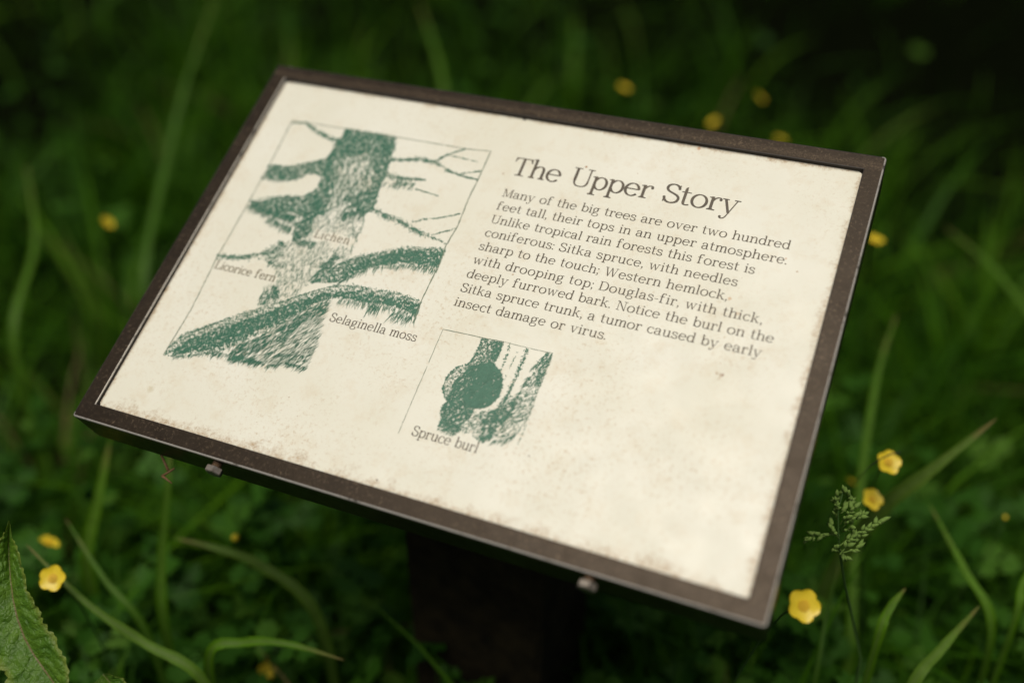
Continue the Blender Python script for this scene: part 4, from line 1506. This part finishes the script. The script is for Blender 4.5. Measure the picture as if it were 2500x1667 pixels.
def dock_leaf(left, mid, right, depth, root, seed):
    """left / mid / right: outline and midrib (tip first) as view points, built at their own distance"""
    rg = np.random.default_rng(seed)
    nu, nv = 130, 41
    V, mids, veins = [], [], []
    nrm = (Vector((0, 0, CAM_Z)) - at(mid[len(mid) // 2][0], mid[len(mid) // 2][1], depth[0])).normalized()
    for i in range(nu):
        t = i / (nu - 1)
        dep = depth[0] + (depth[1] - depth[0]) * t
        l, c, r = interp(left, t), interp(mid, t), interp(right, t)
        for j in range(nv):
            s = j / (nv - 1) * 2 - 1
            e = abs(s)
            edge = c + (r - c) * 0.77 if s > 0 else l
            sg = 3.0 if s > 0 else 8.0
            wob = 1 + (0.16 * mnoise.noise(Vector((t * 14, sg, seed))) + 0.14 * mnoise.noise(Vector((t * 37, sg, seed + 7))) + 0.05 * abs(math.sin(t * 70 + sg))) * e ** 5
            q = c + (edge - c) * e * wob
            p = at(q[0], q[1], dep)
            # raised sides, quilted between the side veins, ruffled margin
            fan = t * 12 - e * 2.0 + (0.35 if s > 0 else 0) + 0.35 * math.sin(t * 23 + s * 4)
            qu = abs(math.sin(math.pi * fan))
            nz = mnoise.noise(Vector((q[0] * 0.045 + seed * 9, q[1] * 0.045, s)))
            n2 = mnoise.noise(Vector((q[0] * 0.13 + seed * 5, q[1] * 0.13, s * 2)))
            h = 0.011 * e ** 1.1 - 0.004 * e ** 3 + (0.0016 * (qu ** 0.6) + 0.0019 * nz + 0.0011 * n2) * min(1, e * 4)
            h += (0.0040 * mnoise.noise(Vector((t * 13, s * 1.5, seed))) + 0.0026 * mnoise.noise(Vector((t * 31, s * 2, seed + 3)))) * e ** 3
            if e < 0.04:
                h += 0.0006
            V.append(p + nrm * h)
            mids.append(1 - e)
            veins.append(max(0, 1 - qu * 2.2) * (1 - 0.6 * e))
    Fs = []
    for i in range(nu - 1):
        for j in range(nv - 1):
            a = i * nv + j
            Fs.append((a, a + 1, a + nv + 1, a + nv))
    o = mesh_obj('leaf', [v - root.location for v in V], Fs, M_DOCK, root, True)
    for nm, val in (('mid', mids), ('vein', veins)):
        at_ = o.data.attributes.new(nm, 'FLOAT', 'POINT')
        at_.data.foreach_set('value', np.array(val, np.float32))
    return o


Z4 = lambda pts: [((x * 0.29787) / 1.06293, (1200 + y * 0.29787) / 1.06293) for x, y in pts]
base = at(230, 1900, 0.90)
dock = empty('dock_plant', Vector((base.x, base.y, 0)))
tag(dock, 'dock plant with crinkled toothed green leaves in the lower left corner', 'plant')
dock_leaf(Z4([(72, 240), (40, 340), (-20, 420), (-95, 620), (-150, 850), (-165, 1080), (-100, 1300), (20, 1450), (70, 1560), (150, 1720)]),
          Z4([(76, 240), (72, 400), (74, 560), (88, 720), (108, 880), (145, 1040), (200, 1190), (275, 1330), (360, 1450), (470, 1600)]),
          Z4([(80, 240), (105, 370), (165, 450), (215, 600), (250, 770), (335, 900), (400, 1020), (500, 1190), (600, 1360), (585, 1600)]),
          (0.905, 0.86), dock, 1)
dock_leaf(Z4([(770, 1570), (800, 1600), (740, 1700), (700, 1900), (640, 2100), (620, 2300)]),
          Z4([(845, 1490), (900, 1560), (900, 1700), (860, 1900), (800, 2100), (760, 2300)]),
          Z4([(880, 1490), (1040, 1525), (1150, 1600), (1200, 1750), (1120, 2000), (900, 2300)]),
          (0.93, 0.90), dock, 5)
mb = MB()
sp = at(442, 1600, 0.86)
for a, b in ((at(140, 1590, 0.862), 0), (at(235, 1785, 0.90), 1)):
    pts = bez([(0, 0, -0.01), (0.01, 0.0, 0.2), tuple(a - dock.location + Vector((0.02, -0.01, -0.06))), tuple(a - dock.location)], 14)
    mb.tube(pts, 0.004, 0.0022, 8)
set_tint(mb.build('stem', M_STALK, dock), 0.5)

# ------------------------------------------------------------------ feathery seed head, right
def build_seed_head():
    rr = random.Random(5)
    k = lambda x, y, d=0.93: at((1850 + x * 0.42539) / 1.06293, (1000 + y * 0.42539) / 1.06293, d)
    foot = k(620, 1900, 1.02)
    foot.z = 0
    root = empty('seeding_grass', foot)
    tag(root, 'pale feathery grass seed head standing right of the sign above the brightest buttercup', 'grass seed head')
    L = lambda p: p - foot
    st = MB()
    ax = [(590, 1420, 0.99), (540, 1180, 0.975), (500, 1000, 0.93), (472, 830, 0.912), (462, 700, 0.905), (462, 570, 0.903), (490, 470, 0.90)]
    st.tube([Vector((0, 0, -0.01))] + [L(k(*p)) for p in ax], 0.0016, 0.0006, 7)
    set_tint(st.build('stem', M_STALK, root), 0.55)
    sd_ = MB()

    def spikelet(p, d, s):
        d = d.normalized()
        a = d.orthogonal().normalized()
        b = d.cross(a)
        V = [p]
        for t, r in ((0.3, 0.27), (0.65, 0.24)):
            for i in range(5):
                an = 2 * math.pi * i / 5
                V.append(p + d * (t * s) + (a * math.cos(an) + b * math.sin(an)) * r * s)
        V.append(p + d * s * 1.15)
        F = [(0, 1 + (i + 1) % 5, 1 + i) for i in range(5)] + [(1 + i, 1 + (i + 1) % 5, 6 + (i + 1) % 5, 6 + i) for i in range(5)] + [(6 + i, 6 + (i + 1) % 5, 11) for i in range(5)]
        sd_.add(V, F)
    br = [[(470, 720), (400, 715), (350, 715), (265, 748)], [(462, 640), (440, 590), (452, 520)], [(468, 600), (490, 585), (530, 520), (495, 465)], [(470, 780), (560, 710), (640, 680), (725, 628)], [(470, 690), (540, 625), (620, 600)],
          [(470, 830), (530, 760), (600, 720)], [(475, 800), (500, 840), (520, 860)], [(465, 740), (430, 690), (420, 650)], [(470, 660), (520, 590), (560, 560)], [(462, 560), (450, 510), (470, 470)], [(480, 700), (510, 690), (550, 645)], [(470, 820), (440, 790), (430, 805)], [(490, 820), (560, 800), (600, 770)]]
    for b in br:
        pts = [L(k(x, y, 0.905 + rr.uniform(-0.006, 0.006))) for x, y in b]
        sd_.tube(pts, 0.0006, 0.0004, 5)
        for i in range(len(pts) - 1):
            d = pts[i + 1] - pts[i]
            m = max(2, int(d.length / 0.0017))
            for q in range(m):
                if i == 0 and q < m * 0.4:
                    continue
                o = Vector((rr.uniform(-1, 1), rr.uniform(-1, 1), rr.uniform(-0.4, 1))) * 0.9
                spikelet(pts[i] + d * (q / m), d.normalized() + o, rr.uniform(0.0042, 0.0085))
    M = make_leaf_mat('pale_green_seed', [(0.0, (0.14, 0.26, 0.045)), (1.0, (0.26, 0.38, 0.10))], 0.6, 0.3)
    set_tint(sd_.build('panicle', M, root), 0.5)


build_seed_head()

# ------------------------------------------------------------------ bits of dry plant
M_DRY = plain('dry_brown_twig', (0.16, 0.075, 0.025), 0.7, 0, (0.26, 0.15, 0.07), 200)
M_DARK = plain('dark_dry_stalk', (0.02, 0.016, 0.010), 0.7)
k5 = lambda x, y, d: at((150 + x * 0.36139) / 1.06293, (850 + y * 0.36139) / 1.06293, d)
mb = MB()
mb.tube([k5(664, 700, 0.925), k5(690, 755, 0.918), k5(722, 825, 0.915)], 0.0010, 0.0013, 6)
mb.tube([k5(764, 810, 0.915), k5(722, 838, 0.915), k5(680, 862, 0.916)], 0.0009, 0.0011, 6)
mb.tube([k5(680, 862, 0.916), k5(712, 885, 0.915), k5(746, 912, 0.914)], 0.0012, 0.0006, 6)
tag(mb.build('dry_twig', M_DRY), 'bent brown dry sprig hanging under the lower left edge of the frame', 'twig')
k7 = lambda x, y, d: at((1850 + x * 0.42539) / 1.06293, (1000 + y * 0.42539) / 1.06293, d)
mb = MB()
mb.tube([k7(560, 420, 1.03), k7(640, 325, 1.008), k7(700, 285, 1.003), k7(760, 256, 1.0), k7(818, 244, 1.0)], 0.0004, 0.0008, 5)
tag(mb.build('dry_stalk', M_DARK), 'thin dark dry stalk lying across the round buttercup', 'stalk')
